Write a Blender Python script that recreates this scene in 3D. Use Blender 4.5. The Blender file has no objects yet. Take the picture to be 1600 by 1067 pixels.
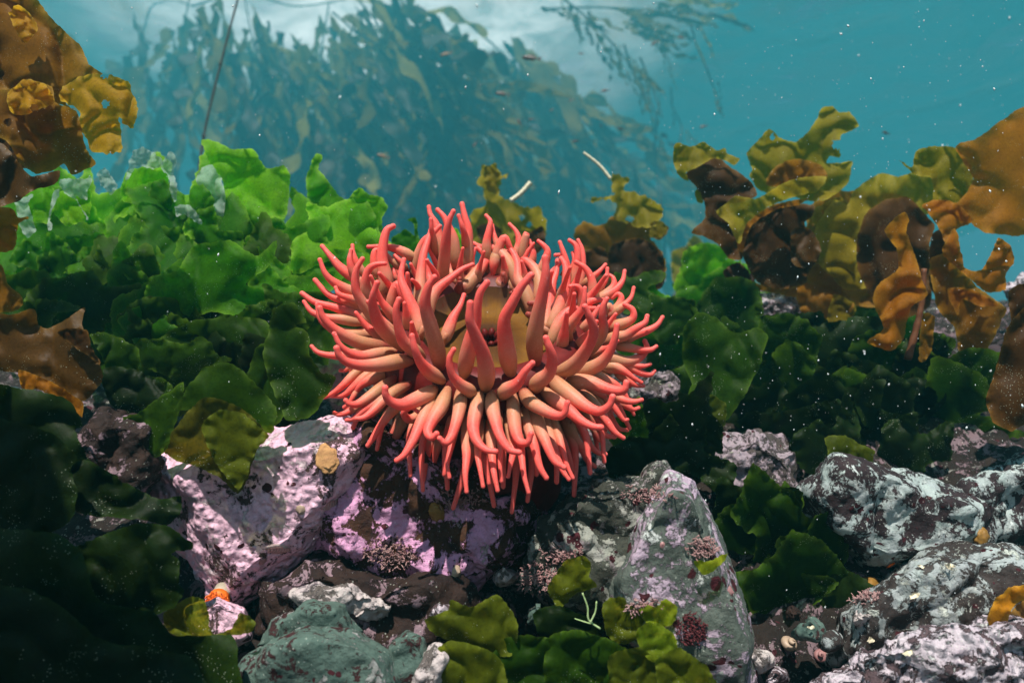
import bpy, bmesh, math, random
import numpy as np
from mathutils import Vector, Matrix, noise, geometry
from mathutils.bvhtree import BVHTree

S = bpy.context.scene
C = S.collection
R = math.radians
PITCH = R(5.0)
F = 953.0
CP, SP = math.cos(PITCH), math.sin(PITCH)

# ------------------------------------------------------------------ camera, world, sun, exposure
cam_d = bpy.data.cameras.new('camera')
cam = bpy.data.objects.new('camera', cam_d); C.objects.link(cam)
cam.rotation_euler = (R(90) + PITCH, 0, 0)
cam_d.sensor_width = 36.0
cam_d.lens = 36.0 * F / 1600.0
cam_d.clip_start = 0.02
cam_d.clip_end = 500.0
cam_d.dof.use_dof = True
cam_d.dof.focus_distance = 0.50
cam_d.dof.aperture_fstop = 5.6
S.camera = cam

SUN_ELEV, SUN_AZ = R(62), R(192)          # azimuth measured clockwise from +Y: behind the camera, a little to its left
to_sun = Vector((math.sin(SUN_AZ) * math.cos(SUN_ELEV), math.cos(SUN_AZ) * math.cos(SUN_ELEV), math.sin(SUN_ELEV)))
w = bpy.data.worlds.new('World'); S.world = w
w.use_nodes = True
nt = w.node_tree
bg = nt.nodes['Background']
sky = nt.nodes.new('ShaderNodeTexSky')
sky.sky_type = 'NISHITA'; sky.sun_disc = False
sky.sun_elevation = SUN_ELEV; sky.sun_rotation = SUN_AZ
nt.links.new(sky.outputs[0], bg.inputs['Color'])
bg.inputs['Strength'].default_value = 0.05
sun_d = bpy.data.lights.new('sun', 'SUN')
sun_d.energy = 5.0; sun_d.angle = R(0.6); sun_d.color = (1.0, 0.95, 0.88)
sun = bpy.data.objects.new('sun', sun_d); C.objects.link(sun)
sun.rotation_euler = to_sun.to_track_quat('Z', 'Y').to_euler()
sun.location = (0, -2, 4)
S.view_settings.view_transform = 'Standard'
S.view_settings.look = 'None'
S.view_settings.exposure = 0.95
S.view_settings.gamma = 1.0
S.view_settings.use_curve_mapping = False
S.render.engine = 'CYCLES'
S.cycles.use_denoising = True
S.cycles.max_bounces = 6
S.cycles.diffuse_bounces = 3
S.cycles.glossy_bounces = 2
S.cycles.transmission_bounces = 3
S.cycles.transparent_max_bounces = 12
S.cycles.volume_bounces = 2
S.cycles.sample_clamp_indirect = 6.0
HAZE_DENSITY = 0.050
HAZE_COLOR = (0.085, 0.50, 0.575)

# ------------------------------------------------------------------ helpers
def P(px, py, d):
    x, z = (px - 800.0) / F * d, (533.5 - py) / F * d
    return Vector((x, d * CP - z * SP, d * SP + z * CP))

def tag(o, label=None, cat=None, group=None, kind=None):
    if label: o['label'] = label
    if cat: o['category'] = cat
    if group: o['group'] = group
    if kind: o['kind'] = kind
    return o

def empty(name, loc, label, cat, group=None):
    o = bpy.data.objects.new(name, None); C.objects.link(o)
    o.location = loc
    o.empty_display_size = 0.02
    return tag(o, label, cat, group)

def link(name, me, mat, parent=None, origin=None):
    """mesh given in world coordinates -> object with its origin at 'origin' (default: centroid)"""
    co = np.empty(len(me.vertices) * 3, np.float32); me.vertices.foreach_get('co', co); co = co.reshape(-1, 3)
    o0 = np.array(origin if origin is not None else co.mean(0), np.float32)
    me.vertices.foreach_set('co', (co - o0).ravel())
    me.update()
    o = bpy.data.objects.new(name, me); C.objects.link(o)
    if mat and not me.materials: me.materials.append(mat)
    if parent is not None:
        o.parent = parent
        wp = Vector(parent.location); q = parent.parent
        while q: wp += q.location; q = q.parent
        o.location = Vector(o0) - wp
    else:
        o.location = Vector(o0)
    return o

def mesh_from(verts, faces, name='mesh', smooth=True):
    me = bpy.data.meshes.new(name)
    me.from_pydata([tuple(v) for v in verts], [], faces)
    if smooth: me.polygons.foreach_set('use_smooth', [True] * len(me.polygons))
    me.update()
    return me

def attr(me, name, vals):
    a = me.attributes.new(name, 'FLOAT', 'POINT')
    a.data.foreach_set('value', np.asarray(vals, np.float32))

def catmull(pts, n):
    """n samples along a Catmull-Rom curve through pts (Vectors / tuples)"""
    p = [np.array(q, float) for q in pts]
    p = [2 * p[0] - p[1]] + p + [2 * p[-1] - p[-2]]
    seg = len(p) - 3
    out = []
    for i in range(n):
        u = i / (n - 1) * seg
        k = min(int(u), seg - 1); t = u - k
        a, b, c, d = p[k:k + 4]
        out.append(0.5 * (2 * b + (c - a) * t + (2 * a - 5 * b + 4 * c - d) * t * t + (3 * b - a - 3 * c + d) * t ** 3))
    return out

def tube(path, radii, sides=8, cap=True):
    """rings along a path of 3-D points; returns verts, faces, t per vertex"""
    n = len(path)
    path = [Vector(p) for p in path]
    verts, faces, ts = [], [], []
    T = (path[1] - path[0]).normalized()
    N = T.orthogonal().normalized()
    for i, p in enumerate(path):
        T2 = (path[min(i + 1, n - 1)] - path[max(i - 1, 0)]).normalized()
        q = T.rotation_difference(T2); N = (q @ N).normalized(); T = T2
        B = T.cross(N)
        for k in range(sides):
            a = 2 * math.pi * k / sides
            verts.append(p + (N * math.cos(a) + B * math.sin(a)) * radii[i]); ts.append(i / (n - 1))
    for i in range(n - 1):
        for k in range(sides):
            a, b = i * sides + k, i * sides + (k + 1) % sides
            faces.append((a, b, b + sides, a + sides))
    if cap:
        faces.append(tuple(reversed(range(sides))))
        faces.append(tuple(range((n - 1) * sides, n * sides)))
    return verts, faces, ts

# ------------------------------------------------------------------ node helpers
class NT:
    def __init__(s, name):
        s.m = bpy.data.materials.new(name); s.m.use_nodes = True
        s.t = s.m.node_tree; s.t.nodes.clear()
        s.out = s.t.nodes.new('ShaderNodeOutputMaterial')
    def n(s, typ, **kw):
        nd = s.t.nodes.new(typ)
        for k, v in kw.items():
            if hasattr(nd, k) and k not in nd.inputs.keys(): setattr(nd, k, v)
        return nd
    def l(s, a, b): s.t.links.new(a, b)
    def val(s, sock, v):
        if hasattr(v, 'is_linked') or isinstance(v, bpy.types.NodeSocket): s.l(v, sock)
        else: sock.default_value = v
    def coords(s): return s.n('ShaderNodeTexCoord').outputs['Object']
    def noise(s, vec, scale, detail=4, rough=0.55, dist=0.0):
        nd = s.n('ShaderNodeTexNoise'); s.l(vec, nd.inputs['Vector'])
        nd.inputs['Scale'].default_value = scale; nd.inputs['Detail'].default_value = detail
        nd.inputs['Roughness'].default_value = rough; nd.inputs['Distortion'].default_value = dist
        return nd.outputs['Fac']
    def vor(s, vec, scale, feature='F1', rnd=1.0, out='Distance'):
        nd = s.n('ShaderNodeTexVoronoi'); nd.feature = feature; s.l(vec, nd.inputs['Vector'])
        nd.inputs['Scale'].default_value = scale; nd.inputs['Randomness'].default_value = rnd
        return nd.outputs[out]
    def ramp(s, fac, stops, interp='LINEAR'):
        nd = s.n('ShaderNodeValToRGB'); s.l(fac, nd.inputs[0]); nd.color_ramp.interpolation = interp
        e = nd.color_ramp.elements
        while len(e) < len(stops): e.new(0.5)
        for el, (p, c) in zip(e, stops):
            el.position = p; el.color = c if len(c) == 4 else (*c, 1)
        return nd.outputs[0]
    def step(s, fac, lo, hi):
        nd = s.n('ShaderNodeMapRange'); s.l(fac, nd.inputs[0])
        nd.inputs[1].default_value = lo; nd.inputs[2].default_value = hi
        return nd.outputs[0]
    def math(s, op, a, b=0.0, c=0.0):
        nd = s.n('ShaderNodeMath'); nd.operation = op
        s.val(nd.inputs[0], a); s.val(nd.inputs[1], b); s.val(nd.inputs[2], c)
        return nd.outputs[0]
    def mix(s, fac, a, b, blend='MIX'):
        nd = s.n('ShaderNodeMix'); nd.data_type = 'RGBA'; nd.blend_type = blend
        s.val(nd.inputs[0], fac)
        s.val(nd.inputs[6], a if not isinstance(a, tuple) else (*a[:3], 1))
        s.val(nd.inputs[7], b if not isinstance(b, tuple) else (*b[:3], 1))
        return nd.outputs[2]
    def attr(s, name):
        nd = s.n('ShaderNodeAttribute'); nd.attribute_name = name; return nd.outputs['Fac']
    def rnd(s): return s.n('ShaderNodeObjectInfo').outputs['Random']
    def bsdf(s, color, rough=0.6, spec=0.3, **kw):
        nd = s.n('ShaderNodeBsdfPrincipled')
        s.val(nd.inputs['Base Color'], (*color, 1) if isinstance(color, tuple) else color)
        s.val(nd.inputs['Roughness'], rough); s.val(nd.inputs['Specular IOR Level'], spec)
        for k, v in kw.items(): s.val(nd.inputs[k.replace('_', ' ')], v)
        return nd
    def bump(s, h, strength=0.5, dist=0.002):
        nd = s.n('ShaderNodeBump'); s.l(h, nd.inputs['Height'])
        nd.inputs['Strength'].default_value = strength; nd.inputs['Distance'].default_value = dist
        return nd.outputs[0]

# ------------------------------------------------------------------ materials
def seaweed_mat(name, col, col2, trans=0.5, edge_col=None, edge_amt=0.5, specks=0.0, see=0.0, rough=0.5, spec=0.12, scale=1.0):
    """thin blade: reflects and lets light through; colour wanders between two pigments"""
    m = NT(name); co = m.coords()
    n1 = m.noise(co, 18 * scale, 4, 0.6, 0.4); n2 = m.noise(co, 95 * scale, 4, 0.65)
    n3 = m.noise(co, 420 * scale, 2, 0.6)
    f = m.math('ADD', m.math('MULTIPLY', n1, 0.75), m.math('MULTIPLY', n2, 0.45))
    f = m.math('ADD', f, m.math('MULTIPLY', m.math('SUBTRACT', m.rnd(), 0.5), 0.45))
    c = m.mix(m.step(f, 0.32, 0.88), tuple(col), tuple(col2))
    e = m.attr('edge')
    if edge_col: c = m.mix(m.math('MULTIPLY', m.math('ADD', m.math('MULTIPLY', m.math('POWER', e, 2.5), .35), m.math('POWER', e, 9.0)), edge_amt), c, tuple(edge_col))
    c = m.mix(m.math('MULTIPLY', m.step(n3, 0.45, 0.75), 0.42), c, tuple(0.40 * v for v in col))
    c = m.mix(m.math('MULTIPLY', m.step(m.noise(co, 33 * scale, 6, .7, 1.0), .52, .72), .35), c, tuple(0.5 * v for v in col))
    if specks:
        v = m.vor(co, 520 * scale, 'F1'); s_ = m.math('LESS_THAN', v, 0.17)
        s_ = m.math('MULTIPLY', s_, m.math('GREATER_THAN', m.noise(co, 40 * scale, 3), 0.56))
        c = m.mix(m.math('MULTIPLY', s_, specks), c, (0.62, 0.72, 0.55))
    wr = m.noise(co, 150 * scale, 5, .7, 1.2)
    h = m.math('ADD', m.math('ADD', m.math('MULTIPLY', n2, 0.5), m.math('MULTIPLY', n3, 0.3)), m.math('MULTIPLY', m.math('ABSOLUTE', m.math('SUBTRACT', wr, .5)), 1.6))
    nb = m.bump(h, 0.28, 0.0022 / scale)
    p = m.bsdf(c, rough, spec, Normal=nb)
    t = m.n('ShaderNodeBsdfTranslucent'); m.l(c, t.inputs['Color']); m.l(nb, t.inputs['Normal'])
    mx = m.n('ShaderNodeMixShader'); mx.inputs[0].default_value = trans
    m.l(p.outputs[0], mx.inputs[1]); m.l(t.outputs[0], mx.inputs[2])
    o = mx.outputs[0]
    if see:
        tr = m.n('ShaderNodeBsdfTransparent'); m.l(m.mix(1.0, m.mix(0.25, c, (1, 1, 1)) if see > .4 else c, (2.6, 2.6, 2.6) if see < .4 else (1, 1, 1), 'MULTIPLY'), tr.inputs['Color'])
        m2 = m.n('ShaderNodeMixShader'); m2.inputs[0].default_value = see
        m.l(o, m2.inputs[1]); m.l(tr.outputs[0], m2.inputs[2]); o = m2.outputs[0]
    m.l(o, m.out.inputs[0])
    return m.m

M = {}
M['lettuce_bright'] = seaweed_mat('lettuce_bright', (0.06, 0.3, 0.002), (0.26, 0.58, 0.005), 0.6, (0.42, 0.72, 0.06), 0.8, 0.5, 0.25)  # raised to carry the backlit brightness of the topmost blades
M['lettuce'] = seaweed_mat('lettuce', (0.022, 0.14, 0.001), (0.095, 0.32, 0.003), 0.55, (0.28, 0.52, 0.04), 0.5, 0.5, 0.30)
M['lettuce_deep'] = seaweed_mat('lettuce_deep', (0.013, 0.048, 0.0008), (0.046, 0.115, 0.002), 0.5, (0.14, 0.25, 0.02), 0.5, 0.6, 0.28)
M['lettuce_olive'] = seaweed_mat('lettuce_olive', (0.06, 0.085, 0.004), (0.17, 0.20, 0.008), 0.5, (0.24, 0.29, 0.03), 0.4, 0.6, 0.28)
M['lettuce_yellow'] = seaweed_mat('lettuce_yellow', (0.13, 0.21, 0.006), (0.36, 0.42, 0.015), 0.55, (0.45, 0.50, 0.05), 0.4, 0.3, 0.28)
M['lettuce_dark'] = seaweed_mat('lettuce_dark', (0.004, 0.011, 0.0006), (0.012, 0.028, 0.001), 0.35, (0.03, 0.06, 0.006), 0.35, 0.4, 0.0)  # colour cut towards black to carry the shade of the lower left blades
M['bleached'] = seaweed_mat('bleached', (0.42, 0.62, 0.50), (0.62, 0.78, 0.68), 0.5, (0.75, 0.85, 0.78), 0.6, 0.0, 0.45)
M['kelp_gold'] = seaweed_mat('kelp_gold', (0.44, 0.2, 0.004), (0.6, 0.33, 0.008), 0.6, (0.68, 0.45, 0.05), 0.6, 0.4, 0.12, 0.55, 0.13)
M['kelp_brown'] = seaweed_mat('kelp_brown', (0.19, 0.074, 0.0022), (0.33, 0.14, 0.005), 0.55, (0.48, 0.27, 0.03), 0.6, 0.5, 0.10, 0.55, 0.13)
M['kelp_orange'] = seaweed_mat('kelp_orange', (0.32, 0.1, 0.003), (0.48, 0.175, 0.005), 0.6, (0.56, 0.28, 0.03), 0.5, 0.4, 0.12, 0.55, 0.13)
M['kelp_olive'] = seaweed_mat('kelp_olive', (0.21, 0.16, 0.005), (0.34, 0.26, 0.01), 0.55, (0.50, 0.40, 0.04), 0.6, 0.4, 0.12, 0.55, 0.13)
M['kelp_umber'] = seaweed_mat('kelp_umber', (0.065, 0.027, 0.002), (0.13, 0.055, 0.004), 0.5, (0.22, 0.11, 0.02), 0.5, 0.5, 0.0, 0.45, 0.25)
M['lettuce_olive_shaded'] = seaweed_mat('lettuce_olive_shaded', (0.025, 0.032, 0.002), (0.095, 0.090, 0.004), 0.5, (0.16, 0.17, 0.02), 0.4, 0.6, 0.15)  # darker olive copy: shade on the hanging blade put into its colour
M['kelp_dark'] = seaweed_mat('kelp_dark', (0.034, 0.013, 0.002), (0.085, 0.034, 0.004), 0.4, (0.20, 0.095, 0.014), 0.6, 0.5, 0.0, 0.55, 0.12)
M['kelp_far'] = seaweed_mat('kelp_far', (0.13, 0.085, 0.006), (0.27, 0.185, 0.018), 0.5, None, 0, 0.0, 0.0, 0.6, 0.05, 0.06)
M['kelp_far_shaded'] = seaweed_mat('kelp_far_shaded', (0.012, 0.010, 0.004), (0.05, 0.035, 0.010), 0.3, None, 0, 0.0, 0.0, 0.5, 0.2, 0.08)  # dark copy standing for the shadow inside dense kelp masses
M['kelp_far_pale'] = seaweed_mat('kelp_far_pale', (0.26, 0.2, 0.03), (0.42, 0.33, 0.06), 0.5, None, 0, 0.0, 0.0, 0.6, 0.05, 0.06)

def simple(name, col, col2=None, rough=0.6, spec=0.3, scale=120, bump=0.4, dist=0.001, **kw):
    m = NT(name); co = m.coords()
    n1 = m.noise(co, scale, 5, 0.65)
    c = m.mix(m.step(n1, 0.3, 0.7), tuple(col), tuple(col2 or [v * 0.6 for v in col]))
    p = m.bsdf(c, rough, spec, Normal=m.bump(n1, bump, dist), **kw)
    m.l(p.outputs[0], m.out.inputs[0]); return m.m

M['stipe_dark'] = simple('stipe_dark', (0.05, 0.025, 0.012), (0.02, 0.012, 0.008))
M['stipe_brown'] = simple('stipe_brown', (0.16, 0.055, 0.015), (0.08, 0.025, 0.01))
M['stipe_far'] = simple('stipe_far', (0.035, 0.03, 0.02))
M['pale_stick'] = simple('pale_stick', (0.65, 0.55, 0.36), (0.75, 0.68, 0.5))
M['fish'] = simple('fish', (0.12, 0.06, 0.035), (0.05, 0.03, 0.025), 0.4, 0.5, 200)
M['fish_tan'] = simple('fish_tan', (0.35, 0.20, 0.11), (0.2, 0.12, 0.08), 0.4, 0.5, 200)
M['eye'] = simple('eye', (0.02, 0.02, 0.02), None, 0.2, 0.6)
M['snow'] = simple('snow', (0.80, 0.82, 0.80), (0.65, 0.7, 0.7))

def rock_mat(name, base, base2, c1, cov1, sc1, c2=None, cov2=0.5, sc2=60, spot=None, spot_cov=0.0, spot_sc=60, bump=1.0, nub=0.0, fleck=0.3):
    """stone with encrusting growth: c1 and c2 are crusts with ragged edges, spot a dark red crust in round blotches"""
    m = NT(name); co = m.coords()
    nb = m.noise(co, 45, 6, 0.65); fine = m.noise(co, 260, 5, 0.7); vf = m.noise(co, 900, 3, 0.6)
    c = m.mix(m.step(nb, 0.35, 0.68), tuple(base), tuple(base2))
    c = m.mix(m.math('MULTIPLY', m.step(fine, 0.45, 0.8), 0.5), c, tuple(0.4 * v for v in base))
    rag = m.math('ADD', m.noise(co, sc1, 9, 0.72, 0.5), m.math('MULTIPLY', m.math('SUBTRACT', fine, 0.5), 0.26))
    k1 = m.step(rag, 1.0 - cov1 - 0.012, 1.0 - cov1 + 0.012)
    tone = m.noise(co, 75, 4, 0.6)
    c1n = m.mix(m.step(tone, 0.35, 0.7), tuple(c1), tuple(min(1, v * 0.74 + 0.05) for v in (c1[0], c1[1] * 0.92, c1[2])))
    c1n = m.mix(m.math('MULTIPLY', m.step(vf, 0.5, 0.72), 0.5), c1n, tuple(0.42 * v for v in c1))
    c = m.mix(k1, c, c1n)
    height = m.math('ADD', m.math('MULTIPLY', k1, 0.55), m.math('MULTIPLY', fine, 0.7))
    if c2:
        rag2 = m.math('ADD', m.noise(co, sc2, 7, 0.7, 0.5), m.math('MULTIPLY', m.math('SUBTRACT', vf, 0.5), 0.12))
        k2 = m.step(rag2, 1.0 - cov2 - 0.012, 1.0 - cov2 + 0.012)
        c2n = m.mix(m.step(fine, 0.35, 0.68), tuple(c2), tuple(0.6 * v for v in c2))
        c = m.mix(k2, c, c2n); height = m.math('ADD', height, m.math('MULTIPLY', k2, 0.4))
    if nub:
        v = m.vor(co, 170, 'SMOOTH_F1'); g = m.step(v, 0.62, 0.05)
        height = m.math('ADD', height, m.math('MULTIPLY', m.math('MULTIPLY', g, k1), nub))
    if spot:
        dv = m.n('ShaderNodeVectorMath'); dv.operation = 'ADD'
        wob = m.n('ShaderNodeTexNoise'); m.l(co, wob.inputs['Vector']); wob.inputs['Scale'].default_value = 90; wob.inputs['Detail'].default_value = 4
        sc_ = m.n('ShaderNodeVectorMath'); sc_.operation = 'SCALE'; m.l(wob.outputs['Color'], sc_.inputs[0]); sc_.inputs[3].default_value = 0.012
        m.l(co, dv.inputs[0]); m.l(sc_.outputs[0], dv.inputs[1])
        v = m.vor(dv.outputs[0], spot_sc, 'F1')
        area = m.noise(co, 28, 3)
        lim = m.math('MULTIPLY', m.step(area, 0.66 - spot_cov, 0.80), 0.42)
        k3 = m.math('LESS_THAN', v, lim)
        c = m.mix(k3, c, m.mix(fine, tuple(spot), tuple(0.4 * q for q in spot)))
        height = m.math('ADD', height, m.math('MULTIPLY', k3, 0.2))
    if fleck:
        v = m.vor(co, 330, 'F1'); s_ = m.math('LESS_THAN', v, 0.2)
        s_ = m.math('MULTIPLY', s_, m.math('GREATER_THAN', m.noise(co, 60, 2), 0.55))
        c = m.mix(m.math('MULTIPLY', s_, fleck), c, (0.66, 0.7, 0.6))
    p = m.bsdf(c, 0.75, 0.2, Normal=m.bump(height, bump, 0.003))
    m.l(p.outputs[0], m.out.inputs[0]); return m.m

PINK = (0.66, 0.42, 0.53); LILAC = (0.50, 0.35, 0.46); WHITE = (0.68, 0.68, 0.66); MAROON = (0.075, 0.012, 0.018)
M['rock_pink'] = rock_mat('rock_pink', (0.09, 0.05, 0.045), (0.04, 0.02, 0.018), (0.84, 0.52, 0.63), 0.575, 22, (0.76, 0.58, 0.61), 0.42, 50, MAROON, 0.22, 60, 1.0, 1.3)
M['rock_mottled'] = rock_mat('rock_mottled', (0.07, 0.028, 0.010), (0.02, 0.008, 0.008), (0.62, 0.30, 0.48), 0.49, 30, (0.45, 0.33, 0.34), 0.36, 60, MAROON, 0.16, 55, 1.0, 0.8)
M['rock_brown'] = rock_mat('rock_brown', (0.035, 0.018, 0.012), (0.014, 0.008, 0.008), (0.25, 0.16, 0.18), 0.45, 36, (0.40, 0.36, 0.34), 0.32, 60, MAROON, 0.15, 50)
M['rock_green'] = rock_mat('rock_green', (0.06, 0.10, 0.082), (0.11, 0.16, 0.132), (0.30, 0.30, 0.28), 0.42, 40, (0.05, 0.018, 0.018), 0.43, 90, MAROON, 0.28, 75, 0.8)
M['rock_crust'] = rock_mat('rock_crust', (0.16, 0.13, 0.12), (0.07, 0.06, 0.05), (0.52, 0.45, 0.42), 0.58, 34, (0.30, 0.24, 0.26), 0.38, 70, None, 0, 60, 1.0, 0.9)
M['rock_pillar'] = rock_mat('rock_pillar', (0.06, 0.075, 0.06), (0.14, 0.16, 0.135), (0.46, 0.35, 0.42), 0.48, 20, (0.58, 0.60, 0.56), 0.42, 38, MAROON, 0.46, 64, 1.0, 0.5)
M['rock_grey'] = rock_mat('rock_grey', (0.09, 0.07, 0.065), (0.035, 0.03, 0.025), (0.32, 0.25, 0.27), 0.52, 40, (0.38, 0.38, 0.28), 0.38, 60, MAROON, 0.25, 80, 1.0, 1.0)
M['rock_ledge'] = rock_mat('rock_ledge', (0.055, 0.06, 0.045), (0.02, 0.018, 0.014), (0.26, 0.27, 0.22), 0.48, 30, (0.36, 0.30, 0.30), 0.42, 60, MAROON, 0.36, 64, 1.0, 0.8)
M['rock_black'] = rock_mat('rock_black', (0.022, 0.013, 0.015), (0.045, 0.028, 0.03), (0.36, 0.42, 0.39), 0.50, 42, (0.58, 0.62, 0.59), 0.40, 70, MAROON, 0.25, 90, 0.9, 0.4)
M['rock_slab'] = rock_mat('rock_slab', (0.030, 0.020, 0.018), (0.07, 0.06, 0.055), (0.34, 0.38, 0.36), 0.50, 46, (0.55, 0.57, 0.50), 0.40, 80, MAROON, 0.25, 90, 0.9, 0.5)
M['rock_white'] = rock_mat('rock_white', (0.13, 0.085, 0.09), (0.05, 0.03, 0.035), (0.56, 0.48, 0.51), 0.53, 60, (0.62, 0.61, 0.59), 0.40, 90, None, 0, 60, 1.2, 1.5)
M['seabed'] = rock_mat('seabed', (0.022, 0.014, 0.010), (0.008, 0.006, 0.005), (0.17, 0.11, 0.12), 0.46, 46, (0.24, 0.23, 0.20), 0.40, 70, MAROON, 0.25, 70)

# anemone
def tentacle_mat():
    m = NT('tentacle'); t = m.attr('along'); co = m.coords()
    r = m.rnd()
    n1 = m.noise(co, 130, 3, 0.6)
    tt = m.math('ADD', t, m.math('MULTIPLY', m.math('SUBTRACT', r, 0.5), 0.22))
    tt = m.math('ADD', tt, m.math('MULTIPLY', m.math('SUBTRACT', n1, 0.5), 0.10))
    c = m.ramp(tt, [(0.0, (0.26, 0.03, 0.018)), (0.07, (0.36, 0.12, 0.06)), (0.22, (0.45, 0.205, 0.10)), (0.38, (0.62, 0.20, 0.125)), (0.54, (0.81, 0.100, 0.078)), (1.0, (0.87, 0.105, 0.090))])
    c = m.mix(m.math('MULTIPLY', m.step(m.noise(co, 900, 2), 0.55, 0.8), 0.18), c, (0.85, 0.45, 0.35))
    c = m.mix(m.math('MULTIPLY', m.step(m.noise(co, 260, 4, .7, 1.5), .42, .75), .12), c, (0.80, 0.50, 0.38))
    p = m.bsdf(c, 0.5, 0.22, Subsurface_Weight=0.4, Subsurface_Scale=0.005, Normal=m.bump(m.noise(co, 500, 3), 0.15, 0.0006))
    p.inputs['Subsurface Radius'].default_value = (1.0, 0.35, 0.2)
    m.l(p.outputs[0], m.out.inputs[0]); return m.m
M['tentacle'] = tentacle_mat()
M['anemone_body'] = simple('anemone_body', (0.14, 0.008, 0.006), (0.07, 0.004, 0.003), 0.5, 0.2, 90)
def disc_mat():
    m = NT('oral_disc'); co = m.coords()
    a = m.attr('angle'); rr = m.attr('radius')
    cmb = m.n('ShaderNodeCombineXYZ'); m.l(m.math('MULTIPLY', a, 30.0), cmb.inputs[0]); m.l(m.math('MULTIPLY', rr, 1.3), cmb.inputs[1])
    st = m.noise(cmb.outputs[0], 2.2, 4, 0.7)
    c = m.ramp(m.math('ADD', m.math('MULTIPLY', rr, 0.8), m.math('MULTIPLY', m.math('SUBTRACT', m.noise(co, 40, 3), 0.5), 0.5)),
               [(0.0, (0.03, 0.006, 0.004)), (0.22, (0.07, 0.025, 0.006)), (0.42, (0.12, 0.048, 0.006)), (0.62, (0.20, 0.088, 0.011)), (0.76, (0.11, 0.05, 0.025)), (0.9, (0.14, 0.012, 0.008))])
    c = m.mix(m.math('MULTIPLY', m.step(st, 0.4, 0.7), 0.55), c, m.mix(0.45, c, (0.02, 0.01, 0.004)))
    p = m.bsdf(c, 0.65, 0.08, Normal=m.bump(st, 0.4, 0.002)); m.l(p.outputs[0], m.out.inputs[0]); return m.m
M['oral_disc'] = disc_mat()
M['coral_orange'] = simple('coral_orange', (0.85, 0.20, 0.015), (0.65, 0.10, 0.01), 0.5, 0.3, 300)
M['coral_base'] = simple('coral_base', (0.50, 0.42, 0.32))
M['sponge_tan'] = simple('sponge_tan', (0.52, 0.28, 0.11), (0.36, 0.18, 0.08), 0.8, 0.2, 220, 0.8, 0.002)
M['shell'] = simple('shell', (0.42, 0.30, 0.20), (0.28, 0.20, 0.15), 0.5, 0.4, 200)
M['shell_pink'] = simple('shell_pink', (0.34, 0.17, 0.16), (0.24, 0.11, 0.11), 0.5, 0.4, 160)
M['chiton_girdle'] = simple('chiton_girdle', (0.42, 0.24, 0.22), (0.6, 0.5, 0.46), 0.7, 0.2, 400)
M['chiton_plate'] = simple('chiton_plate', (0.38, 0.16, 0.17), (0.5, 0.3, 0.28), 0.5, 0.4, 260)
M['weed_pink'] = simple('weed_pink', (0.42, 0.28, 0.26), (0.24, 0.10, 0.10), 0.8, 0.2, 160, 0.6)
M['weed_maroon'] = simple('weed_maroon', (0.13, 0.02, 0.025), (0.05, 0.01, 0.012), 0.6, 0.3, 160)
M['green_thread'] = simple('green_thread', (0.30, 0.46, 0.16), (0.42, 0.52, 0.26))
M['ochre_lump'] = simple('ochre_lump', (0.26, 0.13, 0.02), (0.16, 0.08, 0.015), 0.5, 0.35, 140)
M['orange_kelp_bit'] = seaweed_mat('orange_kelp_bit', (0.45, 0.16, 0.006), (0.62, 0.26, 0.012), 0.45, (0.7, 0.4, 0.05), 0.4, 0.2)

# ------------------------------------------------------------------ setting: seabed, water surface, haze
# rows of the photograph give the slope of the reef: it climbs away from the camera to a ridge, then drops to deep sand
PROF = [(-3, -1.4), (-0.6, -0.62), (0.1, -0.36), (0.30, -0.27)]
for py, d in ((1067, 0.475), (900, 0.535), (760, 0.61), (640, 0.71), (540, 0.92), (490, 1.12), (470, 1.3)):
    q = P(800, py, d); PROF.append((q.y, q.z))
PROF += [(1.7, 0.06), (2.2, -0.25), (3.2, -0.9), (6, -1.5), (60, -1.9)]
PY, PZ = np.array([a for a, b in PROF]), np.array([b for a, b in PROF])
def ground_z(x, y):
    z = float(np.interp(y, PY, PZ))
    k = max(0.0, 1 - max(0, y - 1.2) / 3)
    z += 0.05 * noise.fractal(Vector((x * 3.1, y * 3.1, 1.7)), 1.0, 2.0, 5) * (0.35 + 0.65 * min(1, max(0, (y - .2))))
    z += 0.018 * noise.fractal(Vector((x * 17, y * 17, 4.2)), 0.8, 2.1, 5) * k
    z += 0.008 * noise.fractal(Vector((x * 60, y * 60, 9.2)), 0.8, 2.1, 3) * k
    return z
def spaced(a, b, fine0, fine1, step, grow):
    xs = list(np.arange(fine0, fine1 + 1e-6, step)); s = step
    while xs[-1] < b: s *= grow; xs.append(min(b, xs[-1] + s))
    s = step; lo = []
    x = fine0
    while x > a: s *= grow; x = max(a, x - s); lo.append(x)
    return lo[::-1] + xs
gx = spaced(-28, 28, -1.0, 1.0, 0.010, 1.25); gy = spaced(-2.4, 43, 0.2, 1.35, 0.009, 1.22)
gv = [(x, y, ground_z(x, y)) for y in gy for x in gx]
nx = len(gx)
gf = [(j * nx + i, j * nx + i + 1, (j + 1) * nx + i + 1, (j + 1) * nx + i) for j in range(len(gy) - 1) for i in range(nx - 1)]
seabed = link('seabed', mesh_from(gv, gf), M['seabed'], origin=(0, 0, 0)); seabed['kind'] = 'structure'

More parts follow.
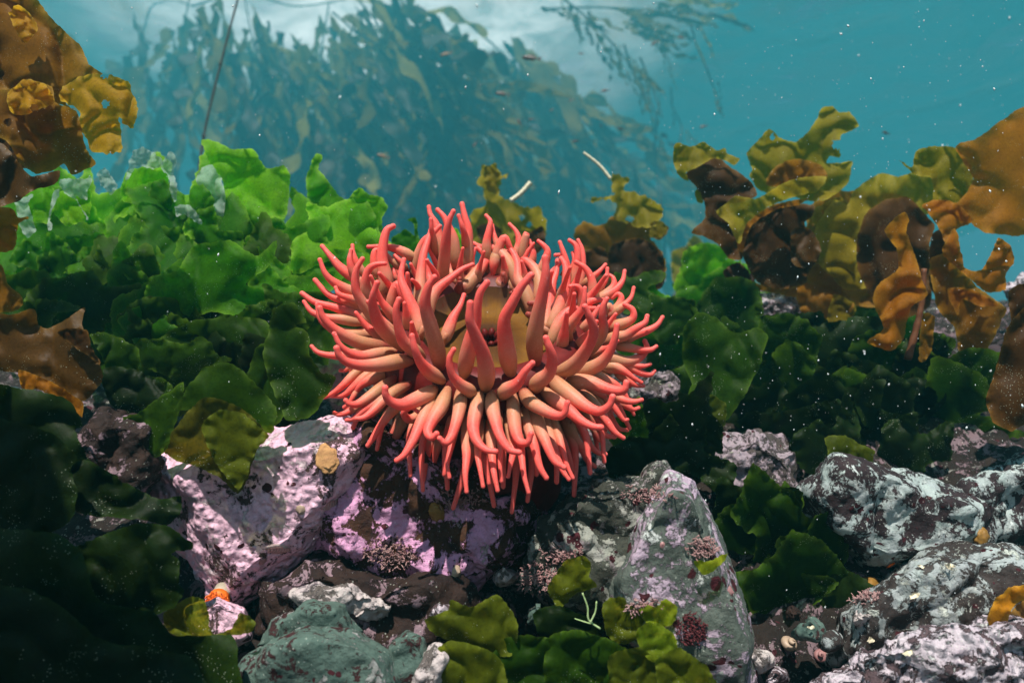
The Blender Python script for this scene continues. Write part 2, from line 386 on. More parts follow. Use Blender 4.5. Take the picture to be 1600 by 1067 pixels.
SURF = 10.5
def surface_mat():
    """seen from below: clear overhead, a mirror of the water outside the window of total reflection"""
    m = NT('water_surface'); co = m.coords()
    n1 = m.noise(co, 1.1, 4, 0.55, 0.6)
    nb = m.bump(n1, 1.0, 0.12)
    fr = m.n('ShaderNodeFresnel'); fr.inputs['IOR'].default_value = 1.33; m.l(nb, fr.inputs['Normal'])
    tr = m.n('ShaderNodeBsdfTransparent'); tr.inputs[0].default_value = (0.95, 0.98, 1.0, 1)
    gl = m.n('ShaderNodeBsdfGlossy'); gl.inputs['Roughness'].default_value = 0.15; gl.inputs['Color'].default_value = (0.9, 0.95, 0.95, 1); m.l(nb, gl.inputs['Normal'])
    mx = m.n('ShaderNodeMixShader'); m.l(fr.outputs[0], mx.inputs[0])
    m.l(tr.outputs[0], mx.inputs[1]); m.l(gl.outputs[0], mx.inputs[2])
    # milky patch painted in for the bright surface light above the kelp canopy
    mp = m.n('ShaderNodeMapping'); m.l(co, mp.inputs[0]); mp.inputs['Location'].default_value = (.40, -1.28, 0); mp.inputs['Scale'].default_value = (.10, .08, 1)
    gr = m.n('ShaderNodeTexGradient'); gr.gradient_type = 'SPHERICAL'; m.l(mp.outputs[0], gr.inputs[0])
    surf_glow = m.math('MULTIPLY', m.step(gr.outputs['Fac'], 0.0, 0.8), m.math('ADD', .45, m.math('MULTIPLY', m.step(m.noise(co, .7, 5, .62, .5), .35, .7), .75)))
    tl = m.n('ShaderNodeBsdfTranslucent'); tl.inputs[0].default_value = (.9, .92, .92, 1)
    m2 = m.n('ShaderNodeMixShader'); m.l(m.math('MULTIPLY', surf_glow, .6), m2.inputs[0]); m.l(mx.outputs[0], m2.inputs[1]); m.l(tl.outputs[0], m2.inputs[2])
    m.l(m2.outputs[0], m.out.inputs[0])
    return m.m

me = bpy.data.meshes.new('haze')
bm = bmesh.new(); bmesh.ops.create_cube(bm, size=1.0)
for v in bm.verts:
    v.co = Vector((v.co.x * 60, 45 * (v.co.y + 0.5) - 2.0 + 0.4 * 0, (-3.2 if v.co.z < 0 else SURF - 0.7)))
    if v.co.y < 0: v.co.y = -2.8
    else: v.co.y = 44.0
bm.to_mesh(me); bm.free()
# the sea surface: a rippled sheet over the haze, clear but for the milky patch of painted light
gs = np.linspace(-30, 30, 161); sv = [(x, y, SURF + .45 * noise.noise(Vector((x * .3, y * .3, 0))) + .10 * noise.noise(Vector((x * 1.1, y * 1.1, 3)))) for y in np.linspace(-2.8, 44, 128) for x in gs]
surf = link('water_surface', mesh_from(sv, [(j * 161 + i, j * 161 + i + 1, (j + 1) * 161 + i + 1, (j + 1) * 161 + i) for j in range(127) for i in range(160)]), surface_mat(), origin=(0, 0, SURF)); surf['kind'] = 'structure'
haze = bpy.data.objects.new('haze', me); C.objects.link(haze); haze['kind'] = 'stuff'
hm = bpy.data.materials.new('haze'); hm.use_nodes = True; ht = hm.node_tree; ht.nodes.clear()
ho = ht.nodes.new('ShaderNodeOutputMaterial'); pv = ht.nodes.new('ShaderNodeVolumePrincipled')
pv.inputs['Density'].default_value = HAZE_DENSITY; pv.inputs['Color'].default_value = (*HAZE_COLOR, 1)
pv.inputs['Anisotropy'].default_value = 0.35
ht.links.new(pv.outputs[0], ho.inputs['Volume']); me.materials.append(hm)

# ------------------------------------------------------------------ thin blades
def leaf(parent, outline, d, mat, seed=0, tilt=(0, 0), ruffle=0.10, jag=2.5, holes=0, step=None, name='blade', curl=0.0, label=None, frill=.035):
    """a seaweed blade seen with this outline (photo pixels) standing at depth d; it waves, curls and leans in depth"""
    rng = random.Random(seed * 7919 + 13)
    if isinstance(mat, str) and mat.startswith('kelp') and jag == 2.5: jag = 1.7; frill = max(frill, .05)
    pts = np.array(outline, float)
    size = float(max(np.ptp(pts[:, 0]), np.ptp(pts[:, 1])))
    step = step or max(3.6, size / 30)
    bstep = max(2.2, step * .5)
    # outline: rounded through the points, then frayed
    n = len(pts); dense = []
    for i in range(n):
        p0, p1, p2, p3 = pts[i - 1], pts[i], pts[(i + 1) % n], pts[(i + 2) % n]
        k = max(1, int(np.linalg.norm(p2 - p1) / bstep))
        for j in range(k):
            t = j / k
            cr = 0.5 * (2 * p1 + (p2 - p0) * t + (2 * p0 - 5 * p1 + 4 * p2 - p3) * t * t + (3 * p1 - p0 - 3 * p2 + p3) * t ** 3)
            dense.append(0.6 * cr + 0.4 * (p1 + (p2 - p1) * t))
    b = np.array(dense); nb = len(b)
    tg = np.roll(b, -1, 0) - np.roll(b, 1, 0); nrm = np.stack([tg[:, 1], -tg[:, 0]], 1); nrm /= np.linalg.norm(nrm, axis=1)[:, None] + 1e-9
    off = [jag * (0.8 * noise.noise(Vector((q[0] / 5, q[1] / 5, seed * 3.3))) + 0.6 * noise.noise(Vector((q[0] / 11, q[1] / 11, seed * 2.3))) + 0.9 * noise.noise(Vector((q[0] / 25, q[1] / 25, seed * 1.3 + 9)))) for q in b]
    b = b + nrm * np.array(off)[:, None]
    lo, hi = b.min(0), b.max(0)
    inner = []
    y = lo[1] + step * .5; row = 0
    while y < hi[1]:
        x = lo[0] + (step * .5 if row % 2 else 0)
        while x < hi[0]:
            inner.append((x + rng.uniform(-.25, .25) * step, y + rng.uniform(-.25, .25) * step)); x += step
        y += step * .87; row += 1
    inner = np.array(inner)
    if len(inner):
        dist = np.sqrt(((inner[:, None, :] - b[None]) ** 2).sum(2)).min(1)
        inner = inner[dist > step * .55]
    vs = [Vector(q) for q in b] + [Vector(q) for q in inner]
    v2, _, fc, _, _, _ = geometry.delaunay_2d_cdt(vs, [], [list(range(nb))], 1, 1e-4)
    hole = []
    for _ in range(holes):
        q = rng.choice(v2); hole.append((q.x, q.y, rng.uniform(2.5, 7.5)))
    V = np.array([(q.x, q.y) for q in v2])
    ed = np.sqrt(((V[:, None, :] - b[None]) ** 2).sum(2)).min(1)
    edge = np.clip(1 - ed / (size * 0.16), 0, 1)
    c = V.mean(0); mpp = d / F; lam = size * 0.30
    world = []
    for (x, y), e in zip(V, edge):
        q = noise.noise(Vector((x / lam, y / lam, seed * 2.7))) + 0.28 * noise.noise(Vector((x / lam * 2.3, y / lam * 2.3, seed * 1.9 + 5)))
        q2 = noise.noise(Vector((x / lam * 3.4, y / lam * 3.4, seed * .9 + 3)))
        dz = size * mpp * (ruffle * q * 1.25 * (0.45 + 0.75 * e) + frill * q2 * e ** 1.5)
        q3 = (1 - abs(noise.noise(Vector((x / lam * .8, y / lam * .8, seed * 4.1))))) ** 4
        dz += size * mpp * ruffle * 0.9 * (q3 - .3)
        u, v = (x - c[0]) / size, (y - c[1]) / size
        dz += size * mpp * (tilt[0] * u + tilt[1] * v + curl * (u * u + v * v))
        world.append(P(x, y, max(0.12, d + dz)))
    faces = []
    for f in fc:
        cx, cy = V[list(f)].mean(0)
        if any((cx - hx) ** 2 + (cy - hy) ** 2 < r * r for hx, hy, r in hole): continue
        faces.append(tuple(f))
    me = mesh_from(world, faces)
    attr(me, 'edge', edge)
    o = link(name, me, M[mat] if isinstance(mat, str) else mat, parent)
    if label: o['label'] = label
    return o

def fan(cx, cy, s, rng, asp=1.0, lobes=None):
    """outline of a torn, lobed lettuce blade about s pixels across"""
    n = rng.randint(12, 17); rot = rng.uniform(0, 6.28); ph = rng.uniform(0, 6.28); el = rng.uniform(.72, 1.0); pts = []
    notch = [rng.uniform(0, 6.28) for _ in range(rng.randint(1, 3))]
    for i in range(n):
        a = 2 * math.pi * i / n + rng.uniform(-.16, .16)
        r = s * .5 * (.86 + rng.uniform(-.20, .22) + .16 * math.cos(3 * a + ph))
        for q in notch:
            da = abs((a - q + math.pi) % (2 * math.pi) - math.pi)
            if da < .3: r *= .55
        x, y = r * math.cos(a), r * math.sin(a) * el
        pts.append((cx + (x * math.cos(rot) - y * math.sin(rot)) * asp, cy + x * math.sin(rot) + y * math.cos(rot)))
    return pts

def Z(ox, oy, s, pts): return [(ox + x * s, oy + y * s) for x, y in pts]
def Z1(p): return Z(0, 0, .4, p)
def Z2(p): return Z(480, 0, .4, p)
def Z3(p): return Z(960, 0, .4, p)
def Z4(p): return Z(0, 320, .4, p)
def Z6(p): return Z(960, 320, .4, p)
def Z7(p): return Z(0, 640, .4, p)
def Z8(p): return Z(480, 640, .4, p)
def Z9(p): return Z(960, 640, .4, p)

def rod(parent, px_pts, d, r_px, mat, name='stipe', taper=0.7, n=24, sides=8, d2=None):
    d2 = d2 or d; k = len(px_pts)
    pts = [P(x, y, d + (d2 - d) * i / (k - 1)) for i, (x, y) in enumerate(px_pts)]
    path = catmull(pts, n); r = r_px * d / F
    v, f, t = tube(path, [r * (1 - (1 - taper) * i / (n - 1)) * (1 + 0.08 * math.sin(i * 1.7)) for i in range(n)], sides)
    return link(name, mesh_from(v, f), M[mat], parent)
#@@ROCKS
# ------------------------------------------------------------------ rocks
def rock(outline, d, thick, mat, label, seed=1, rough=1.0, vox=None, cat='rock', group=None, name='rock', flat=0.75, smooth=6, nubs=0.0, big=1.0):
    pts = np.array(outline, float); c = pts.mean(0)
    H = []
    for x, y in pts:
        H.append(P(x, y, d))
        q = c + (np.array((x, y)) - c) * flat; H.append(P(q[0], q[1], d - thick * .35))
        q = c + (np.array((x, y)) - c) * .85; H.append(P(q[0], q[1], d + thick * .65))
    bm = bmesh.new()
    for h in H: bm.verts.new(h)
    r = bmesh.ops.convex_hull(bm, input=bm.verts)
    bmesh.ops.delete(bm, geom=list({g for g in r['geom_interior'] + r['geom_unused'] if isinstance(g, bmesh.types.BMVert)}), context='VERTS')
    me = bpy.data.meshes.new('hull'); bm.to_mesh(me); bm.free()
    tmp = bpy.data.objects.new('hull', me); C.objects.link(tmp)
    ext = max(np.ptp(np.array(H), axis=0))
    md = tmp.modifiers.new('r', 'REMESH'); md.mode = 'VOXEL'; md.voxel_size = vox or max(0.0016, ext / 70)
    sm = tmp.modifiers.new('s', 'SMOOTH'); sm.iterations = smooth; sm.factor = 0.5
    dg = bpy.context.evaluated_depsgraph_get(); dg.update()
    out = bpy.data.meshes.new_from_object(tmp.evaluated_get(dg))
    bpy.data.objects.remove(tmp); bpy.data.meshes.remove(me)
    n = len(out.vertices)
    co = np.empty(n * 3, np.float32); out.vertices.foreach_get('co', co); co = co.reshape(-1, 3)
    no = np.empty(n * 3, np.float32); out.vertices.foreach_get('normal', no); no = no.reshape(-1, 3)
    amp = np.empty(n, np.float32)
    for i in range(n):
        v = Vector(co[i]); s3 = seed * 3.1
        a = 0.050 * ext * noise.fractal(v * (2.2 / ext) + Vector((s3, 0, 0)), 1.0, 2.0, 3)
        a += big * 0.0070 * noise.fractal(v * 26 + Vector((0, s3, 0)), 0.75, 2.1, 5)
        a -= big * 0.010 * max(0.0, 0.16 - abs(noise.noise(v * 14 + Vector((s3, s3, 0))))) / .16 * .6
        if nubs:
            w_ = v + Vector((noise.noise(v * 60), noise.noise(v * 60 + Vector((7, 0, 0))), noise.noise(v * 60 + Vector((0, 7, 0))))) * .006
            a += nubs * (max(0.0, 0.5 - noise.voronoi(w_ * 125)[0][0]) * 1.7) * max(0.0, 0.25 + 1.5 * noise.noise(v * 24))
            a += nubs * .55 * max(0.0, 0.45 - noise.voronoi(w_ * 260)[0][0]) * max(0, .6 + noise.noise(v * 40 + Vector((3, 3, 3))))
        amp[i] = a * rough
    out.vertices.foreach_set('co', (co + no * amp[:, None]).ravel())
    out.polygons.foreach_set('use_smooth', [True] * len(out.polygons)); out.update()
    out.materials.clear()
    base = P(c[0], pts[:, 1].max(), d)
    o = link(name, out, M[mat], origin=base)
    return tag(o, label, cat, group)

GR = 'encrusted boulders of the reef slope'
rock([(195, 725), (300, 690), (430, 680), (540, 640), (600, 690), (570, 760), (505, 810), (485, 870), (410, 925), (345, 975), (300, 900), (258, 815)], .50, .10, 'rock_pink', 'large rock thickly crusted with pale pink coralline, left of the anemone', 1, .8, .0016, group=GR, nubs=.0036, big=.55, flat=.62, smooth=16)
rock([(470, 690), (560, 640), (640, 720), (780, 740), (870, 800), (830, 890), (700, 930), (560, 905), (470, 870)], .515, .12, 'rock_mottled', 'dark rock with ragged patches of bright pink crust directly under the anemone', 2, 1.1, .0022, group=GR, nubs=.0025)
rock([(390, 900), (480, 870), (700, 900), (760, 960), (700, 1030), (560, 1040), (400, 990)], .48, .10, 'rock_brown', 'dark brown rock sunk between the pink rock and the smooth green boulder', 3, 1.0, group=GR)
rock([(395, 1010), (420, 965), (480, 940), (535, 945), (575, 985), (560, 1030), (440, 1040)], .43, .05, 'rock_green', 'rounded green stone with large maroon blotches between cream rock and smooth boulder', 26, .5, .0014, group=GR)
rock([(362, 1050), (400, 1005), (480, 985), (560, 992), (612, 1020), (635, 1070), (620, 1130), (360, 1130)], .405, .09, 'rock_green', 'smooth grey green boulder with small maroon spots at the very bottom', 4, .5, .0015, group=GR)
rock([(440, 925), (520, 910), (580, 915), (625, 950), (560, 985), (500, 965)], .455, .05, 'rock_crust', 'knobbly cream crusted rock just behind the smooth green boulder', 5, 1.1, .0016, group=GR, nubs=.003)
rock([(605, 1010), (635, 980), (665, 995), (672, 1030), (650, 1085), (600, 1080)], .41, .04, 'rock_green', 'small egg shaped grey green stone beside the smooth green boulder', 6, .4, group=GR)
rock([(640, 1060), (680, 1000), (705, 1010), (690, 1060), (660, 1110), (635, 1110)], .40, .03, 'rock_crust', 'narrow pale stone leaning beside the bottom lettuce clump', 7, .8, group=GR)
rock([(950, 905), (990, 810), (1045, 733), (1085, 745), (1125, 820), (1155, 920), (1185, 1040), (1195, 1120), (1060, 1120), (975, 1000)], .45, .11, 'rock_pillar', 'tall wedge shaped boulder with lilac face, maroon blotches and a clean right edge', 8, .6, .0018, group=GR, flat=.80, smooth=2, big=.8)
rock([(800, 900), (850, 810), (930, 745), (1040, 722), (1060, 790), (1000, 900), (960, 960), (850, 950)], .475, .09, 'rock_ledge', 'rough grey ledge between the anemone and the tall wedge boulder', 9, 1.2, group=GR, nubs=.003)
rock([(1090, 745), (1120, 680), (1180, 665), (1250, 700), (1265, 770), (1230, 830), (1180, 850), (1130, 815)], .62, .12, 'rock_grey', 'bumpy grey mauve rock behind the right edge of the wedge boulder', 10, 1.2, group=GR, nubs=.004)
rock([(1255, 770), (1300, 715), (1420, 735), (1490, 765), (1560, 790), (1560, 850), (1450, 885), (1350, 895), (1285, 830)], .56, .13, 'rock_black', 'blocky dark boulder with white mottled top, its front face in shadow', 11, .9, .0022, group=GR)
rock([(1480, 770), (1540, 735), (1660, 700), (1660, 850), (1520, 850)], .60, .12, 'rock_black', 'dark ledge with a pinkish rim at the right end of the reef', 12, 1.1, group=GR)
rock([(1310, 960), (1390, 895), (1480, 862), (1600, 850), (1670, 860), (1670, 1010), (1500, 1010), (1380, 1030), (1290, 1040)], .49, .10, 'rock_slab', 'sloping slab streaked black and white below the blocky dark boulder', 13, .8, .0022, group=GR)
rock([(1270, 1070), (1330, 1015), (1420, 990), (1560, 1000), (1670, 975), (1670, 1130), (1250, 1130)], .425, .08, 'rock_white', 'coarse whitish pink crusted rock in the bottom right corner', 14, 1.1, .0018, group=GR, nubs=.004)
rock([(1145, 505), (1175, 468), (1215, 453), (1248, 475), (1245, 505), (1200, 525), (1150, 530)], .95, .08, 'rock_white', 'white lumpy rock at the foot of the dark kelp stalk', 15, 1.2, group=GR, nubs=.004)
rock([(1255, 548), (1280, 510), (1325, 515), (1350, 545), (1330, 580), (1280, 585)], .90, .07, 'rock_black', 'dark stone bearing a round white patch among the dark lettuce', 16, .7, group=GR)
rock([(1262, 555), (1280, 542), (1296, 552), (1292, 566), (1274, 568)], .855, .02, 'rock_white', 'small oval white crust on the dark stone', 17, .7, cat='crust', name='white_crust')
rock([(1050, 500), (1075, 478), (1105, 490), (1120, 530), (1060, 540)], 1.02, .08, 'rock_white', 'pale rock half hidden behind lettuce right of the anemone', 18, 1.1, group=GR)
rock([(1000, 612), (1018, 578), (1045, 578), (1062, 598), (1045, 622), (1005, 640)], .69, .05, 'rock_grey', 'cream knob of rock touching the right tentacle tips', 19, 1.2, group=GR, nubs=.003)
rock([(480, 500), (520, 480), (570, 520), (580, 620), (530, 660), (480, 610)], .64, .08, 'rock_crust', 'pale rock showing between the left tentacles and the lettuce', 20, 1.2, group=GR, nubs=.003)
rock([(1565, 450), (1600, 425), (1660, 420), (1660, 500), (1580, 490)], .95, .07, 'rock_white', 'whitish rock under the orange kelp at the right border', 21, 1.1, group=GR)
rock([(1440, 600), (1500, 560), (1600, 520), (1660, 520), (1660, 640), (1500, 640)], .84, .10, 'rock_grey', 'grey rock behind the brown kelp stalk on the right', 22, 1.1, group=GR)
rock([(120, 720), (160, 640), (230, 660), (250, 720), (230, 790), (150, 770)], .47, .07, 'rock_brown', 'maroon black rock between the dark lower blades and the pink rock', 23, 1.2, group=GR)
rock([(-40, 640), (-10, 600), (60, 610), (70, 650), (-20, 670)], .50, .05, 'rock_crust', 'small pale rock at the left border under the brown kelp', 24, 1.1, group=GR)
rock([(290, 950), (340, 930), (385, 950), (400, 1000), (330, 1030), (300, 1010)], .455, .05, 'rock_pink', 'mauve stone below the orange cup coral', 25, .5, group=GR)
for i, (x, y, s, m_, lab) in enumerate([
        (1190, 1030, 22, 'rock_crust', 'cream pebble at the foot of the wedge boulder'), (1265, 985, 26, 'rock_green', 'green grey pebble in the gap behind the pale snail'),
        (1350, 965, 20, 'rock_crust', 'notched cream pebble above the slab edge'), (1215, 1060, 20, 'rock_white', 'white pebble by the bottom frame right of the wedge boulder'),
        (1300, 1000, 18, 'rock_slab', 'dark mottled pebble between snail and slab'), (1240, 960, 24, 'rock_brown', 'brown pebble in the dark gap'),
        (790, 900, 24, 'rock_crust', 'cream pebble beside the pink branching weed'), (840, 960, 26, 'rock_green', 'grey green pebble behind the yellow lettuce blade'),
        (740, 990, 22, 'rock_brown', 'brown pebble above the olive bottom lettuce'), (690, 960, 18, 'rock_white', 'white pebble left of the olive bottom lettuce')]):
    rng = random.Random(i + 77)
    rock(fan(x, y, s * 1.6, rng, 1.25), .455 if y > 940 else .49, .03, m_, lab, 40 + i, .8, .0012, cat='pebble', name='pebble', group='pebbles in the gaps between boulders')
#@@ANEMONE
# ------------------------------------------------------------------ anemone
AC = P(765, 508, .52)
an = Vector((0.02, -0.66, 0.75)).normalized()
af = Vector((0, 0, 0)); au = Vector((1, 0, 0)); au = (au - an * au.dot(an)).normalized(); av = an.cross(au)   # av points up/back
ANEM = empty('sea_anemone', P(740, 770, .55), 'large coral red sea anemone with tan bases and ochre mouth disc on mottled rock', 'sea anemone')
prof_disc = [(0.0005, -.040), (.004, -.038), (.007, -.028), (.010, -.016), (.016, -.011), (.026, -.014), (.038, -.017), (.050, -.013), (.056, -.006), (.060, .002)]
prof_ring = [(.060, .002), (.068, .006), (.078, .006), (.087, -.001), (.093, -.013), (.094, -.027), (.088, -.042), (.076, -.054)]
def revolve(prof, seg=72, wob=0.0):
    v, f, ang, rad = [], [], [], []
    for j, (r, h) in enumerate(prof):
        for i in range(seg):
            a = 2 * math.pi * i / seg
            rr = r * (1 + wob * noise.noise(Vector((math.cos(a) * 1.5, math.sin(a) * 1.5, r * 20))))
            v.append(AC + au * (rr * math.cos(a)) + av * (rr * math.sin(a)) + an * h); ang.append(i / seg); rad.append(r / .062)
    for j in range(len(prof) - 1):
        for i in range(seg):
            a, b = j * seg + i, j * seg + (i + 1) % seg
            f.append((a, b, b + seg, a + seg))
    return v, f, ang, rad
v, f, ang, rad = revolve(prof_disc)
me = mesh_from(v, f); attr(me, 'angle', [abs(a * 2 - 1) for a in ang]); attr(me, 'radius', rad)
link('oral_disc', me, M['oral_disc'], ANEM)
rv, rf, _, _ = revolve(prof_ring)
link('tentacle_collar', mesh_from(rv, rf), M['anemone_body'], ANEM)
BV = BVHTree.FromPolygons(rv + v, rf + [tuple(q + len(rv) for q in ff) for ff in f])
# lips round the mouth
lv, lf = [], []
for k in range(9):
    a = k / 9 * 6.28; c0 = AC + (au * math.cos(a) + av * math.sin(a)) * .0085 + an * -.014
    path = [c0 + an * -.006, c0, c0 + (au * math.cos(a) + av * math.sin(a)) * .003 + an * .003]
    tv, tf, _ = tube(catmull(path, 5), [.0028, .003, .003, .0026, .0012], 6)
    lf += [tuple(q + len(lv) for q in ff) for ff in tf]; lv += tv
lips = link('mouth', mesh_from(lv, lf), M['anemone_body'], ANEM); lips['kind'] = 'stuff'
# column: from under the collar down to the rock
cv, cf = [], []; foot = P(735, 742, .575); top_c = AC - an * .05
for j in range(12):
    t = j / 11; c0 = top_c.lerp(foot, t)
    ax = an.lerp(Vector((0, -.55, .83)), t).normalized()
    u_ = (Vector((1, 0, 0)) - ax * ax.x).normalized(); w_ = ax.cross(u_)
    r0 = (.078 + .006 * math.sin(t * 3.1)) * (1 - .06 * t) + (.012 * t ** 4)
    for i in range(48):
        a = i / 48 * 6.2832; rr = r0 * (1 + .05 * noise.noise(Vector((math.cos(a) * 2, math.sin(a) * 2, t * 3))))
        cv.append(c0 + u_ * rr * math.cos(a) + w_ * rr * math.sin(a))
for j in range(11):
    for i in range(48):
        a, b = j * 48 + i, j * 48 + (i + 1) % 48
        cf.append((a, b, b + 48, a + 48))
link('column', mesh_from(cv, cf), M['anemone_body'], ANEM)

TA = {'A': (460, 310, .15), 'B': (650, 310, .15), 'C': (850, 350, .15), 'D': (460, 460, .15), 'E': (650, 440, .15), 'F': (850, 500, .15), 'G': (490, 600, .15), 'H': (660, 560, .206), 'I': (830, 600, .15)}
